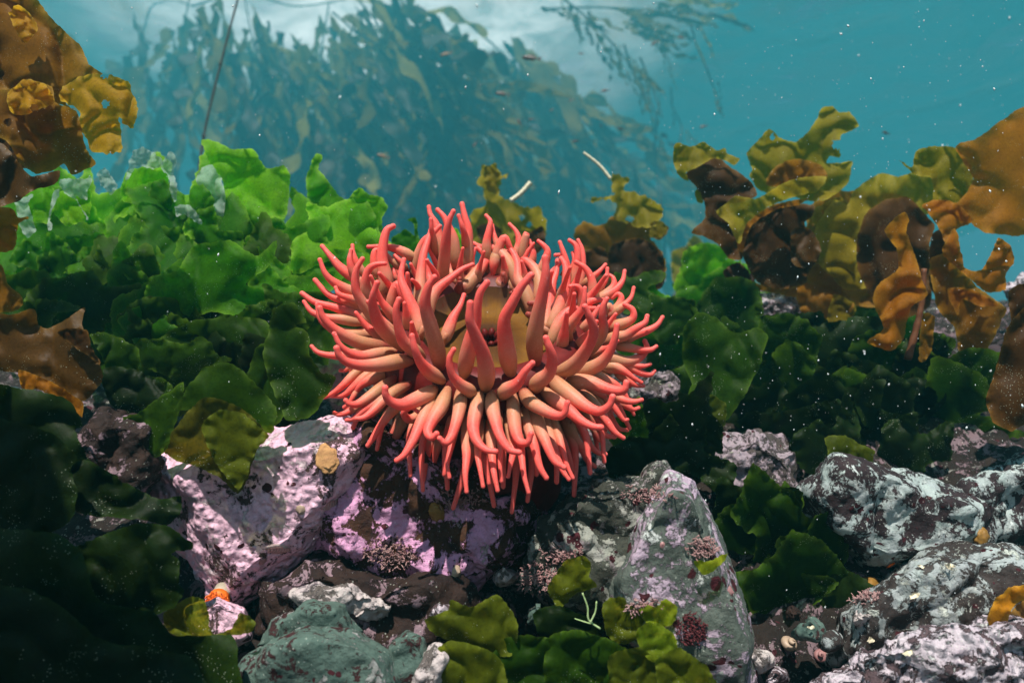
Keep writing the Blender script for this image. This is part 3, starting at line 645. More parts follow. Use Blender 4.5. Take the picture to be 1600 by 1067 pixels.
# tile, base..tip (or tip..base when flagged 'r'), widest part in pixels
TENT = [
 ('A', 20, 0, [(930,1010),(955,850),(915,650),(930,450),(965,330),(1030,290)]),
 ('A', 16, 0, [(790,1120),(745,960),(745,850),(775,740),(850,690),(945,680)]),
 ('A', 18, 0, [(960,1400),(830,1250),(720,1100),(640,950),(640,760),(710,630)]),
 ('A', 18, 0, [(900,950),(690,860),(500,740),(390,620),(290,500)]),
 ('A', 16, 0, [(820,1020),(600,970),(420,880),(320,780),(265,640)]),
 ('A', 17, 0, [(980,1180),(700,1130),(520,1065),(430,1040),(330,980),(215,850)]),
 ('A', 18, 0, [(850,1320),(700,1230),(520,1170),(400,1130),(215,1080),(80,990)]),
 ('A', 13, 0, [(700,1100),(600,1050),(470,1000),(430,930)]),
 ('A', 13, 0, [(660,850),(600,750),(575,640),(590,540)]),
 ('A', 12, 0, [(760,830),(650,680),(615,580),(605,490)]),
 ('A', 13, 0, [(890,830),(850,760),(830,640),(840,550),(885,545),(860,600)]),
 ('A', 15, 0, [(1270,640),(1150,570),(1030,520),(900,505),(770,505)]),
 ('A', 11, 0, [(1150,750),(1030,660),(960,590),(910,530)]),
 ('A', 9, 0, [(1170,740),(1100,650),(1045,595)]),
 ('A', 20, 0, [(1300,1450),(1290,1270),(1180,1020),(1110,830),(1140,640)]),
 ('A', 17, 0, [(1010,1230),(1020,1050),(1070,900),(1100,980),(1130,1060)]),
 ('A', 20, 0, [(1130,1560),(980,1420),(880,1300),(820,1130),(820,1010),(862,880)]),
 ('A', 8, 0, [(1080,900),(1050,810),(1030,735)]),
 ('D', 19, 0, [(1330,650),(1230,570),(1130,480),(1075,300),(1060,150),(1090,50)]),
 ('D', 19, 0, [(1540,900),(1400,800),(1310,700),(1255,570),(1225,430)]),
 ('D', 15, 0, [(700,300),(500,260),(330,240),(180,180),(100,75)]),
 ('D', 16, 0, [(800,420),(520,420),(380,350),(270,250),(235,100)]),
 ('D', 20, 0, [(980,540),(750,520),(560,450),(400,350),(300,240),(265,140)]),
 ('D', 17, 0, [(1040,590),(870,620),(700,645),(560,600),(470,520),(415,410)]),
 ('D', 21, 0, [(1230,690),(1080,700),(900,730),(720,740),(560,710),(470,640),(440,560)]),
 ('D', 14, 0, [(650,600),(600,620),(460,640),(340,630),(240,600),(180,540)]),
 ('D', 10, 0, [(680,700),(580,750),(530,790),(480,790)]),
 ('D', 15, 0, [(920,400),(750,390),(620,390),(480,360)]),
 ('G', 13, 1, [(65,150),(180,110),(300,20),(400,-80),(520,-180)]),
 ('G', 14, 1, [(185,125),(300,120),(400,50),(520,-60),(640,-150)]),
 ('G', 17, 1, [(335,170),(370,205),(450,210),(560,150),(700,50),(850,-60)]),
 ('G', 13, 1, [(215,300),(270,320),(360,290),(460,230),(600,130)]),
 ('G', 11, 1, [(320,240),(370,200),(420,120),(460,40),(540,-80)]),
 ('G', 15, 1, [(345,375),(420,360),(500,290),(600,220),(750,120),(900,30)]),
 ('G', 17, 1, [(440,360),(520,350),(620,280),(740,160),(870,60),(1000,0)]),
 ('G', 12, 1, [(525,210),(570,240),(680,230),(800,130)]),
 ('G', 22, 1, [(745,40),(750,110),(800,180),(920,215),(1050,170),(1180,110),(1260,50)]),
 ('G', 12, 1, [(430,500),(520,450),(590,350),(680,260),(800,150)]),
 ('G', 17, 1, [(565,640),(620,560),(700,430),(800,300),(900,200),(980,120)]),
 ('G', 16, 1, [(770,830),(810,700),(860,550),(930,400),(1010,250)]),
 ('G', 19, 1, [(865,795),(950,730),(1040,580),(1110,420),(1190,250),(1250,100)]),
 ('G', 14, 1, [(1090,290),(1010,245),(940,300),(990,365),(1080,330),(1130,200)]),
 ('G', 15, 1, [(1110,1030),(1095,900),(1120,720),(1160,560),(1220,400)]),
 ('G', 14, 1, [(1240,1020),(1240,900),(1270,740),(1310,600),(1360,440)]),
 ('H', 20, 0, [(190,240),(140,370),(75,470),(40,555),(70,600),(108,570)]),
 ('H', 19, 1, [(130,605),(175,640),(220,590),(260,470),(285,350),(290,240)]),
 ('H', 11, 1, [(205,900),(190,800),(215,680),(250,540),(260,400)]),
 ('H', 15, 1, [(335,1010),(325,880),(335,740),(330,600),(345,420)]),
 ('H', 20, 1, [(555,705),(480,690),(410,620),(385,510),(410,380),(435,270)]),
 ('H', 13, 1, [(460,970),(440,850),(420,720),(430,580),(440,430)]),
 ('H', 15, 1, [(570,1000),(545,880),(530,760),(520,600),(520,420)]),
 ('H', 20, 1, [(735,712),(660,690),(590,590),(555,480),(530,370),(525,270)]),
 ('H', 11, 1, [(600,930),(590,820),(590,700),(580,560),(590,400)]),
 ('H', 14, 1, [(650,895),(670,800),(690,690),(670,570),(640,420)]),
 ('H', 20, 1, [(825,570),(800,635),(740,630),(705,540),(690,400),(680,260)]),
 ('H', 14, 1, [(805,1015),(770,880),(750,720),(730,600),(715,450)]),
 ('H', 18, 1, [(940,905),(890,820),(850,670),(810,520),(775,380)]),
 ('H', 20, 1, [(1075,825),(1000,770),(930,620),(880,500),(830,360)]),
 ('H', 15, 1, [(1110,915),(1060,840),(1000,680),(960,550),(920,400)]),
 ('H', 13, 1, [(1140,905),(1090,790),(1050,640),(1010,520),(970,380)]),
 ('H', 20, 1, [(1100,335),(1075,420),(1010,430),(900,380),(810,320),(755,230)]),
 ('H', 21, 1, [(835,35),(780,95),(720,190),(640,240),(595,290)]),
 ('H', 18, 1, [(238,-68),(205,0),(220,110),(280,190),(350,240),(385,280)]),
 ('H', 22, 1, [(937,-155),(960,-90),(985,0),(960,110),(880,180),(845,235)]),
 ('E', 24, 0, [(725,1110),(735,950),(700,760),(620,560),(560,400),(565,225)]),
 ('E', 23, 0, [(250,900),(220,700),(150,450),(95,230),(130,50),(190,-45)]),
 ('B', 18, 0, [(110,1330),(150,1080),(220,950),(350,840),(480,740),(590,690)]),
 ('E', 18, 0, [(280,650),(340,500),(390,370),(460,250),(500,140)]),
 ('E', 22, 0, [(500,980),(520,850),(560,650),(620,420),(640,250),(670,110),(740,10)]),
 ('E', 24, 0, [(990,960),(960,800),(930,600),(920,400),(1000,230),(1100,50),(1200,-67)]),
 ('E', 24, 0, [(1245,850),(1235,600),(1270,350),(1320,120),(1350,-80),(1345,-250)]),
 ('B', 15, 0, [(830,760),(850,560),(920,415),(975,500),(1010,560)]),
 ('B', 20, 0, [(1230,1240),(1150,1000),(1070,850),(1060,700),(1020,580),(960,500)]),
 ('B', 17, 0, [(1060,960),(1010,760),(920,600),(800,515),(680,505),(600,470)]),
 ('B', 17, 0, [(1250,1100),(1290,900),(1240,740),(1120,630),(1000,580),(905,545)]),
 ('B', 13, 1, [(800,735),(900,750),(980,790),(1000,860),(1030,980)]),
 ('B', 14, 1, [(730,180),(775,240),(760,330),(740,430),(735,520),(740,660)]),
 ('B', 11, 1, [(795,280),(810,360),(830,440),(850,500),(850,620)]),
 ('B', 13, 1, [(975,270),(1040,340),(1075,440),(1060,530),(1020,640)]),
 ('B', 13, 0, [(1100,720),(1110,560),(1140,420),(1152,370),(1150,450),(1130,540)]),
 ('B', 12, 1, [(1180,440),(1215,520),(1215,620),(1160,760)]),
 ('B', 14, 1, [(1275,445),(1330,490),(1370,560),(1330,700),(1270,820)]),
 ('B', 19, 1, [(480,60),(510,200),(545,330),(540,480),(530,620),(540,770)]),
 ('B', 12, 1, [(445,180),(480,290),(510,400),(520,540)]),
 ('B', 18, 1, [(390,135),(345,230),(320,360),(305,520),(290,680),(270,920)]),
 ('B', 17, 1, [(225,120),(290,190),(340,300),(390,430),(410,600),(420,740)]),
 ('B', 16, 1, [(135,90),(150,170),(210,270),(235,400),(260,520),(260,660)]),
 ('B', 11, 1, [(155,220),(160,320),(180,430),(200,600)]),
 ('B', 16, 1, [(250,290),(170,370),(80,450),(30,570),(0,700),(-40,870)]),
 ('B', 18, 1, [(155,330),(120,450),(75,600),(50,800),(40,1000),(20,1170)]),
 ('B', 10, 1, [(280,630),(320,680),(360,770),(440,900)]),
 ('B', 22, 0, [(440,950),(520,920),(620,800),(700,690),(740,620),(650,520)]),
 ('B', 17, 0, [(850,560),(810,700),(800,820)]),
 ('B', 22, 0, [(920,850),(880,930),(840,1020)]),
 ('C', 14, 1, [(165,190),(200,290),(230,400),(240,520),(230,720)]),
 ('C', 15, 1, [(265,170),(330,220),(350,310),(345,420),(320,560),(270,720)]),
 ('C', 14, 1, [(355,170),(395,260),(405,390),(390,520),(370,620),(340,740)]),
 ('C', 20, 1, [(180,360),(220,430),(235,560),(215,700),(170,850),(110,1000),(60,1140)]),
 ('C', 18, 1, [(140,380),(130,500),(90,620),(65,800),(30,1000),(10,1120)]),
 ('C', 11, 1, [(300,300),(315,370),(310,450),(280,560)]),
 ('C', 18, 1, [(335,400),(430,460),(490,560),(510,680),(510,760),(480,860)]),
 ('C', 12, 1, [(640,425),(570,500),(500,560),(400,650)]),
 ('C', 13, 1, [(660,465),(650,560),(600,640),(530,720),(440,800)]),
 ('C', 12, 1, [(660,525),(720,560),(725,640),(660,710),(540,780)]),
 ('C', 15, 1, [(840,490),(820,590),(750,680),(650,740),(510,810)]),
 ('C', 13, 1, [(935,665),(910,760),(840,840),(760,900),(640,980)]),
 ('C', 15, 1, [(710,770),(770,730),(805,770),(780,850),(720,920),(620,1010)]),
 ('C', 17, 1, [(840,840),(920,890),(930,970),(870,1020),(760,1060),(620,1110)]),
 ('C', 18, 1, [(1075,960),(1050,1030),(940,1100),(850,1160),(720,1190),(600,1250)]),
 ('C', 16, 1, [(1235,970),(1180,1050),(1080,1110),(960,1150),(850,1200),(730,1230)]),
 ('C', 18, 1, [(530,880),(400,880),(270,900),(180,990),(120,1110),(60,1280)]),
 ('C', 14, 1, [(270,650),(350,650),(390,720),(390,850),(360,960)]),
 ('C', 16, 1, [(425,670),(420,780),(400,880),(330,980),(240,1100),(270,1200)]),
 ('C', 21, 1, [(425,860),(480,980),(520,1130),(430,1320),(300,1480),(120,1560)]),
 ('C', 18, 1, [(655,780),(620,850),(610,960),(620,1060),(600,1150),(520,1260),(430,1350)]),
 ('C', 11, 1, [(745,1020),(720,940),(670,850),(620,980)]),
 ('C', 15, 1, [(640,790),(540,790),(450,830),(380,930)]),
 ('C', 9, 1, [(120,325),(190,330),(240,430)]),
 ('F', 20, 1, [(760,55),(740,180),(690,320),(600,440),(460,520),(320,560)]),
 ('F', 18, 1, [(1050,220),(1070,290),(1010,380),(880,430),(720,410),(580,390)]),
 ('F', 14, 1, [(1170,275),(1110,310),(1000,310),(850,280),(720,260)]),
 ('F', 10, 1, [(1105,460),(1040,480),(940,470),(800,430)]),
 ('F', 13, 1, [(1150,530),(1110,570),(1010,550),(900,490),(780,430)]),
 ('F', 14, 1, [(1015,650),(930,600),(830,530),(720,480),(580,500)]),
 ('F', 12, 1, [(1035,685),(960,680),(850,620),(730,520)]),
 ('F', 15, 0, [(580,500),(720,510),(820,535),(808,460)]),
 ('F', 22, 1, [(860,650),(840,720),(780,740),(640,710),(480,650),(330,640),(270,630)]),
 ('F', 15, 1, [(1020,830),(930,850),(820,830),(700,770),(580,740)]),
 ('F', 12, 1, [(985,915),(920,930),(830,880),(700,820)]),
 ('F', 13, 1, [(870,1035),(830,1040),(770,960),(710,870),(640,790),(540,700)]),
 ('F', 22, 1, [(715,800),(680,890),(580,950),(440,900),(290,790),(150,680),(100,610)]),
 ('I', 20, 1, [(730,450),(640,440),(520,380),(400,280),(260,170),(130,70)]),
 ('I', 16, 1, [(870,550),(770,530),(680,420),(590,310),(480,230)]),
 ('I', 17, 1, [(960,560),(870,500),(790,390),(720,290),(620,180),(510,80)]),
 ('I', 15, 1, [(1000,480),(910,460),(830,350),(760,240),(690,130),(600,60)]),
 ('I', 12, 1, [(755,610),(700,570),(660,480),(600,390)]),
 ('I', 16, 1, [(775,730),(690,710),(600,620),(540,490),(470,400),(380,310)]),
 ('I', 18, 1, [(660,855),(590,800),(520,660),(440,540),(380,420),(320,310)]),
]
RT = [(0, .36), (.06, .70), (.16, .98), (.26, 1.0), (.42, .84), (.60, .64), (.80, .47), (.95, .37), (1, .36)]
RTx, RTy = [a for a, b in RT], [b for a, b in RT]
def add_tentacle(px, width, seed):
    b = px[0]
    o0 = Vector((0, 0, 0)); dr = P(b[0], b[1], 1.0).normalized()
    hit = BV.ray_cast(o0, dr)
    if hit[0] is None:
        best = None
        for s in np.linspace(.42, .62, 21):
            q = BV.find_nearest(P(b[0], b[1], s))
            if best is None or q[3] < best[3]: best = q
        loc, nor = best[0], best[1]
    else: loc, nor = hit[0], hit[1]
    if nor.dot(loc - AC) < 0 and nor.dot(an) < 0: nor = -nor
    vd = Vector((0, CP, SP))
    d0 = loc.dot(vd)
    L = sum(math.hypot(px[i + 1][0] - px[i][0], px[i + 1][1] - px[i][1]) for i in range(len(px) - 1)) * d0 / F
    cdep = max(-.75, min(.75, nor.dot(vd)))
    slope = cdep / math.sqrt(1 - cdep * cdep)
    rngt = random.Random(seed)
    tipd = max(-.045, min(.03, slope * L * .62)) + rngt.uniform(-.006, .004)
    pts = []; n = len(px)
    for i, (x, y) in enumerate(px):
        t = i / (n - 1)
        pts.append(P(x, y, d0 + tipd * (1 - (1 - t) ** 1.5) - .003 * math.sin(t * math.pi)))
    # root it inside the body
    N = 22
    path = catmull(pts, N)
    path = [Vector(path[0]) - (nor * .011)] + [Vector(q) for q in path]
    n2 = len(path)
    r0 = width * .5 * 1.14 * d0 / F
    ts = np.linspace(0, 1, n2); rad = [r0 * float(np.interp(t, RTx, RTy)) * (1 + .04 * math.sin(seed + t * 9)) for t in ts]
    minr = 3.0 * d0 / F
    rad = [max(q, minr) for q in rad]
    T = (path[-1] - path[-2]).normalized()
    rt = rad[-1]; path += [path[-1] + T * rt * .45, path[-1] + T * rt * .85, path[-1] + T * rt * 1.02]
    rad[-1] *= 1.08; rad += [rt * .98, rt * .62, rt * .12]
    v, f, _ = tube(path, rad, 10)
    me = mesh_from(v, f); k = len(path)
    attr(me, 'along', [min(1, (i // 10) / (n2 - 1)) for i in range(k * 10)])
    return link('tentacle', me, M['tentacle'], ANEM)
for i, (tile, wd, rev, pts) in enumerate(TENT):
    ox, oy, s = TA[tile]
    g = Z(ox, oy, s, pts)
    if rev: g = g[::-1]
    add_tentacle(g, wd, i)
# shorter tan tentacles crowding the back and the flanks of the ring
rf_ = random.Random(11)
def ring_tentacle(a, r, h, lean, L, wid, seed):
    rad_d = au * math.cos(a) + av * math.sin(a)
    p0 = AC + rad_d * r + an * h; d_ = (rad_d * lean + an).normalized()
    side = rad_d.cross(an) * rf_.uniform(-.3, .3)
    pts = [p0 - d_ * .008, p0 + d_ * L * .3, p0 + (d_ + side * .5) * L * .65, p0 + (d_ + side + an * rf_.uniform(-.1, .3)) * L]
    path = [Vector(q) for q in catmull(pts, 20)]; n2 = len(path)
    rad = [max(.0016, wid * float(np.interp(t, RTx, RTy))) for t in np.linspace(0, 1, n2)]
    T = (path[-1] - path[-2]).normalized(); rt = rad[-1]
    path += [path[-1] + T * rt * .5, path[-1] + T * rt * .95]; rad += [rt * .8, rt * .15]
    v, f, _ = tube(path, rad, 10); me = mesh_from(v, f)
    attr(me, 'along', [min(1, (i // 10) / (n2 - 1)) for i in range(len(path) * 10)])
    link('tentacle', me, M['tentacle'], ANEM)
for i in range(40):
    a = math.pi * (-.16 + 1.32 * i / 39) + rf_.uniform(-.04, .04)
    row = i % 3
    ring_tentacle(a, (.068, .080, .090)[row], (.003, .004, -.008)[row], (.05, .55, 1.1)[row], rf_.uniform(.022, .036), rf_.uniform(.0040, .0052), i)
for i in range(34):
    a = math.pi * (1.02 + .96 * i / 33) + rf_.uniform(-.05, .05)
    rad_d = au * math.cos(a) + av * math.sin(a); r, h = ((.093, -.024), (.088, -.042))[i % 2]
    p0 = AC + rad_d * r * .96 + an * h; d_ = (rad_d * .9 - an * (.25 + .5 * (i % 2))).normalized(); L = rf_.uniform(.036, .052); wid = rf_.uniform(.0042, .0054)
    dn = Vector((0, 0, -1)); side = rad_d.cross(an) * rf_.uniform(-.25, .25)
    pts = [p0 - d_ * .008, p0 + d_ * L * .3, p0 + (d_ + side * .5 + dn * .15) * L * .62, p0 + (d_ * .8 + side + dn * .5) * L]
    path = [Vector(q) for q in catmull(pts, 20)]; n2 = len(path)
    rad = [max(.0015, wid * float(np.interp(t, RTx, RTy))) for t in np.linspace(0, 1, n2)]
    T = (path[-1] - path[-2]).normalized(); rt = rad[-1]
    path += [path[-1] + T * rt * .5, path[-1] + T * rt * .95]; rad += [rt * .8, rt * .15]
    v, f, _ = tube(path, rad, 10); me = mesh_from(v, f)
    attr(me, 'along', [min(1, (i_ // 10) / (n2 - 1)) for i_ in range(len(path) * 10)])
    link('tentacle', me, M['tentacle'], ANEM)
#@@WEED
# ------------------------------------------------------------------ sea lettuce
rr = random.Random(5)
def lettuce(base, label, blades, group='sea lettuce clumps on the reef'):
    """blades: (outline, depth, material, options)"""
    e = empty('sea_lettuce', base, label, 'sea lettuce', group)
    for i, (o_, d_, m_, *kw) in enumerate(blades):
        leaf(e, o_, d_, m_, seed=rr.randrange(1, 900), **(kw[0] if kw else {}))
    return e
def fill(poly, n, s0, s1, dfun, mats, seed, asp=(0.8, 1.3), big=1.75, few=.55, **kw):
    """lettuce blades spread over a patch of the picture, each lobed on its own"""
    n = max(3, int(n * few + .5)); s0 *= big; s1 *= big
    rng = random.Random(seed); pl = [Vector((x, y)) for x, y in poly]
    xs, ys = [p[0] for p in poly], [p[1] for p in poly]; out = []; tries = 0; cs = []
    while len(out) < n and tries < 4000:
        tries += 1
        x, y = rng.uniform(min(xs), max(xs)), rng.uniform(min(ys), max(ys))
        inside = False; j = len(poly) - 1
        for i in range(len(poly)):
            if (poly[i][1] > y) != (poly[j][1] > y) and x < (poly[j][0] - poly[i][0]) * (y - poly[i][1]) / (poly[j][1] - poly[i][1]) + poly[i][0]: inside = not inside
            j = i
        if not inside: continue
        lim = .34 * s0 * (1 - tries / 4000)
        if any((x - a) ** 2 + (y - b) ** 2 < lim * lim for a, b in cs): continue
        cs.append((x, y)); s = rng.uniform(s0, s1)
        k_ = max(0, min(1, (y - 290) / 300))
        o = dict(frill=rng.uniform(.05, .09), tilt=(rng.uniform(-.5, .5), -.7 + 1.1 * k_ + rng.uniform(-.35, .35)), ruffle=rng.uniform(.06, .115), curl=rng.uniform(-.5, .6), jag=4.0)
        o.update(kw)
        m_ = mats(x, y, rng) if callable(mats) else rng.choice(mats)
        out.append((fan(x, y, s, rng, rng.uniform(*asp)), dfun(x, y) + rng.uniform(-.03, .03), m_, o))
    return out
def ldepth(x, y): return .50 + .28 * max(0, min(1, (640 - y) / 380))
def lmat(x, y, r):  # darker copies lower down: the bank's light falloff painted in by height
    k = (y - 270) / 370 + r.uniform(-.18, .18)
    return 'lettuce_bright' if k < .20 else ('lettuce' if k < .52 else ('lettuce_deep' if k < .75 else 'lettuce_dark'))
# tall silhouettes first
lettuce(P(400, 400, .72), 'tallest bright yellow green sea lettuce blade standing upright against the kelp forest', [
    (Z1([(785,548),(850,555),(900,585),(985,580),(1030,640),(1050,660),(1110,645),(1133,690),(1128,780),(1110,860),(1090,850),(1000,860),(900,840),(875,790),(880,740),(860,690),(820,640)]), .70, 'lettuce_bright', dict(ruffle=.12)),
    (Z1([(900,850),(1000,840),(1110,860),(1120,920),(1050,960),(960,950)]), .69, 'lettuce', dict(ruffle=.14)),
    (Z1([(960,930),(1080,900),(1090,960),(1050,1030),(960,1040)]), .67, 'lettuce_bright', {}),
])
lettuce(P(530, 420, .72), 'sea lettuce with narrow upright tip and round lobes just behind the upper left tentacles', [
    (Z1([(1200,690),(1230,600),(1258,610),(1245,660),(1275,700),(1320,760),(1350,790),(1330,880),(1250,920),(1180,880),(1200,780)]), .73, 'lettuce_bright', dict(ruffle=.14)),
    (Z1([(1330,820),(1400,735),(1440,760),(1490,770),(1515,810),(1490,860),(1490,900),(1430,930),(1350,900)]), .71, 'lettuce_bright', dict(ruffle=.12)),
    (Z1([(1180,870),(1300,860),(1400,900),(1400,1000),(1280,1020),(1190,980)]), .70, 'lettuce', {}),
    (Z1([(1200,1000),(1330,950),(1480,930),(1480,1060),(1350,1120),(1220,1100)]), .68, 'lettuce', {}),
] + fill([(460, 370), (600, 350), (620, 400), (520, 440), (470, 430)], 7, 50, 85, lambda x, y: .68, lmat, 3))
lettuce(P(640, 380, .75), 'small green lettuce sprig peeping out behind the rear tentacles', [
    (Z2([(330,930),(380,900),(430,930),(450,980),(390,1010),(340,980)]), .74, 'lettuce', {}),
    (Z2([(385,860),(420,848),(430,880),(435,930),(470,960),(440,970),(420,920),(415,875)]), .74, 'lettuce', {}),
    (Z2([(560,890),(590,900),(620,960),(600,1010),(565,980)]), .74, 'lettuce_bright', {}),
])
lettuce(P(240, 380, .70), 'glossy green lettuce clump of broad cupped blades left of the tallest blade', [
    (Z1([(470,730),(500,670),(560,650),(610,660),(650,630),(665,680),(640,770),(560,790),(480,790)]), .70, 'lettuce_bright', {}),
    (Z1([(590,720),(640,700),(680,770),(670,820),(620,830),(580,780)]), .68, 'lettuce', dict(curl=.5)),
    (Z1([(740,740),(790,720),(830,770),(835,800),(800,850),(750,840)]), .68, 'lettuce', dict(curl=.6)),
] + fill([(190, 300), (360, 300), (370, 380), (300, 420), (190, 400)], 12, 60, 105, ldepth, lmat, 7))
lettuce(P(90, 380, .68), 'green lettuce clump at the left border below the golden kelp', [
    (Z1([(60,810),(120,740),(200,730),(220,780),(190,870),(100,860)]), .67, 'lettuce_bright', {}),
    (Z1([(210,770),(290,730),(350,750),(350,850),(270,880),(210,840)]), .68, 'lettuce_bright', {}),
] + fill([(20, 330), (200, 310), (200, 420), (60, 430)], 12, 60, 110, ldepth, lmat, 11))
for i, (poly, n, lab) in enumerate([
        ([(330, 370), (500, 370), (500, 440), (340, 440)], 10, 'mid green lettuce clump under the tallest upright blade'),
        ([(190, 400), (350, 400), (350, 480), (190, 480)], 11, 'shaded green lettuce clump in the middle of the left bank'),
        ([(20, 400), (180, 400), (180, 500), (30, 480)], 9, 'green lettuce clump with a ring shaped cupped blade near the left border'),
        ([(350, 440), (490, 440), (490, 520), (360, 520)], 8, 'lettuce clump brushing the left tentacle tips'),
        ([(180, 480), (330, 480), (340, 590), (200, 580)], 9, 'dark green lettuce clump above the brown sheet of kelp'),
        ([(340, 520), (470, 520), (480, 620), (350, 630)], 7, 'very dark lettuce clump hanging over the pink rock')]):
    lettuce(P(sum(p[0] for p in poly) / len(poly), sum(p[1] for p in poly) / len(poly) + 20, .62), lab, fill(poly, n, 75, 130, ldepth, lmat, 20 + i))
lettuce(P(420, 560, .55), 'large draped lettuce blades in the centre of the left bank, speckled with white grains', [
    (Z4([(560,360),(600,280),(690,260),(760,160),(900,140),(1000,200),(1080,140),(1060,230),(960,310),(1050,340),(1060,390),(960,460),(850,420),(660,450),(650,420)]), .565, 'lettuce', dict(ruffle=.13)),
    (Z4([(460,450),(560,390),(650,430),(700,500),(620,600),(540,560)]), .55, 'lettuce', {}),
    (Z4([(620,520),(760,450),(900,440),(1040,450),(1060,560),(1080,720),(960,800),(800,760),(680,660)]), .54, 'lettuce_deep', dict(ruffle=.13)),
])
lettuce(P(470, 640, .50), 'broad dark green blade beside the lower left tentacles, its right margin finely toothed', [
    (Z4([(1070,400),(1150,385),(1200,460),(1150,470),(1200,500),(1210,580),(1250,650),(1310,670),(1270,760),(1210,830),(1120,840),(1080,760),(1030,600),(1040,520)]), .465, 'lettuce_deep', dict(ruffle=.08)),
    (Z4([(1000,560),(1090,540),(1130,640),(1150,760),(1080,860),(1000,880),(940,760)]), .515, 'lettuce_deep', {}),
])
lettuce(P(330, 700, .47), 'olive lettuce blades hanging in points over the pink crusted rock', [
    (Z4([(480,830),(540,810),(640,740),(720,690),(700,800),(680,870),(640,970),(580,990),(520,960),(510,890)]), .456, 'lettuce_deep', dict(ruffle=.05, label='green fold of the olive clump')),
    (Z4([(640,960),(690,860),(800,750),(950,800),(1050,900),(1000,960),(970,1060),(930,1125),(850,1060),(760,1020),(690,1000)]), .452, 'lettuce_olive_shaded', dict(ruffle=.07, frill=.06)),
    (Z4([(790,860),(860,800),(960,820),(1040,900),(1000,960),(960,1070),(930,1118),(880,1060),(830,990)]), .445, 'lettuce_olive', dict(ruffle=.06, frill=.07, label='yellow olive pointed tip of the hanging clump')),
    (Z4([(680,800),(790,640),(900,620),(1000,700),(1080,790),(1060,890),(960,860),(850,850),(760,800)]), .458, 'lettuce_deep', dict(ruffle=.06)),
])
lettuce(P(170, 620, .50), 'dull green lettuce flap beside the brown kelp sheet at left', [
    (Z4([(350,510),(420,500),(540,560),(550,660),(650,680),(690,740),(640,800),(560,740),(430,690),(400,600)]), .50, 'lettuce_deep', {}),
    (Z4([(400,640),(520,640),(640,700),(620,780),(500,830),(430,780)]), .49, 'lettuce_dark', {}),
])
# bleached pieces
for i, (pts, lab) in enumerate([
        (Z1([(490,690),(520,590),(560,575),(610,600),(640,640),(600,660),(540,650),(500,700)]), 'bleached white lettuce shred curling over the broad cupped blades'),
        (Z1([(630,650),(660,590),(690,620),(680,680),(695,740),(680,790),(660,700)]), 'narrow bleached lettuce ribbon beside a green peak of the left bank'),
        (Z1([(760,700),(790,660),(830,650),(865,700),(880,760),(870,880),(840,870),(830,780),(790,740)]), 'large bleached translucent blade left of the tallest green blade'),
        (Z1([(380,680),(410,655),(435,690),(460,730),(430,760),(400,730)]), 'small bleached scrap on top of the left border lettuce'),
        (Z1([(330,700),(350,680),(360,700),(345,740),(340,780),(300,770),(310,800),(345,850),(340,860),(300,790),(240,740),(230,700)]), 'torn bleached fringe over the left border lettuce'),
        (Z1([(190,900),(185,840),(210,760),(230,740),(220,790),(200,850),(200,900)]), 'slim bleached strip hanging on the left border lettuce'),
        (Z1([(680,810),(740,800),(790,870),(770,875),(720,840),(690,850)]), 'pale bleached fold below the large bleached blade'),
        (Z1([(60,790),(100,770),(130,760),(110,800),(140,900),(110,930),(80,900)]), 'milky bleached piece near the golden kelp at the left border')]):
    o = leaf(None, pts, .655 if i not in (2,) else .69, 'bleached', seed=300 + i, ruffle=.15, jag=3.0, name='bleached_lettuce')
    tag(o, lab, 'sea lettuce', 'bleached lettuce scraps')
# lower left blades close to the camera, their shade painted into the green
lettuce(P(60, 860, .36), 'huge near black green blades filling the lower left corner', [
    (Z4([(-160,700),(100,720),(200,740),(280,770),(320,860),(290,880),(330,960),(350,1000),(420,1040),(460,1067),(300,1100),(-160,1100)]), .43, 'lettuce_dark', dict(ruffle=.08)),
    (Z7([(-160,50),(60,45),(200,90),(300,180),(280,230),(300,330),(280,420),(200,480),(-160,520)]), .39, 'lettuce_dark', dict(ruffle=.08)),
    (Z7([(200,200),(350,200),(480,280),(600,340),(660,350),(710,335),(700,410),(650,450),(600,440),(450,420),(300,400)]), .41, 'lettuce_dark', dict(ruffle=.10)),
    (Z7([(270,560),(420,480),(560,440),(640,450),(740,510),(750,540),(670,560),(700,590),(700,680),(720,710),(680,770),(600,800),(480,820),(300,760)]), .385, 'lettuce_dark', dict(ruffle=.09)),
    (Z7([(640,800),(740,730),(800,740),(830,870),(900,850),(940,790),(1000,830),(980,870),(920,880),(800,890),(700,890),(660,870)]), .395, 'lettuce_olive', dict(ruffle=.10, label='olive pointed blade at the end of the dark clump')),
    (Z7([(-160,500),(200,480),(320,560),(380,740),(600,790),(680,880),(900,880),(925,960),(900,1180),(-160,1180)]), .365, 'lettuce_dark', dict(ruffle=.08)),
    (Z7([(-160,700),(100,700),(260,780),(400,900),(600,930),(760,980),(780,1180),(-160,1180)]), .34, 'lettuce_dark', dict(ruffle=.08)),
])
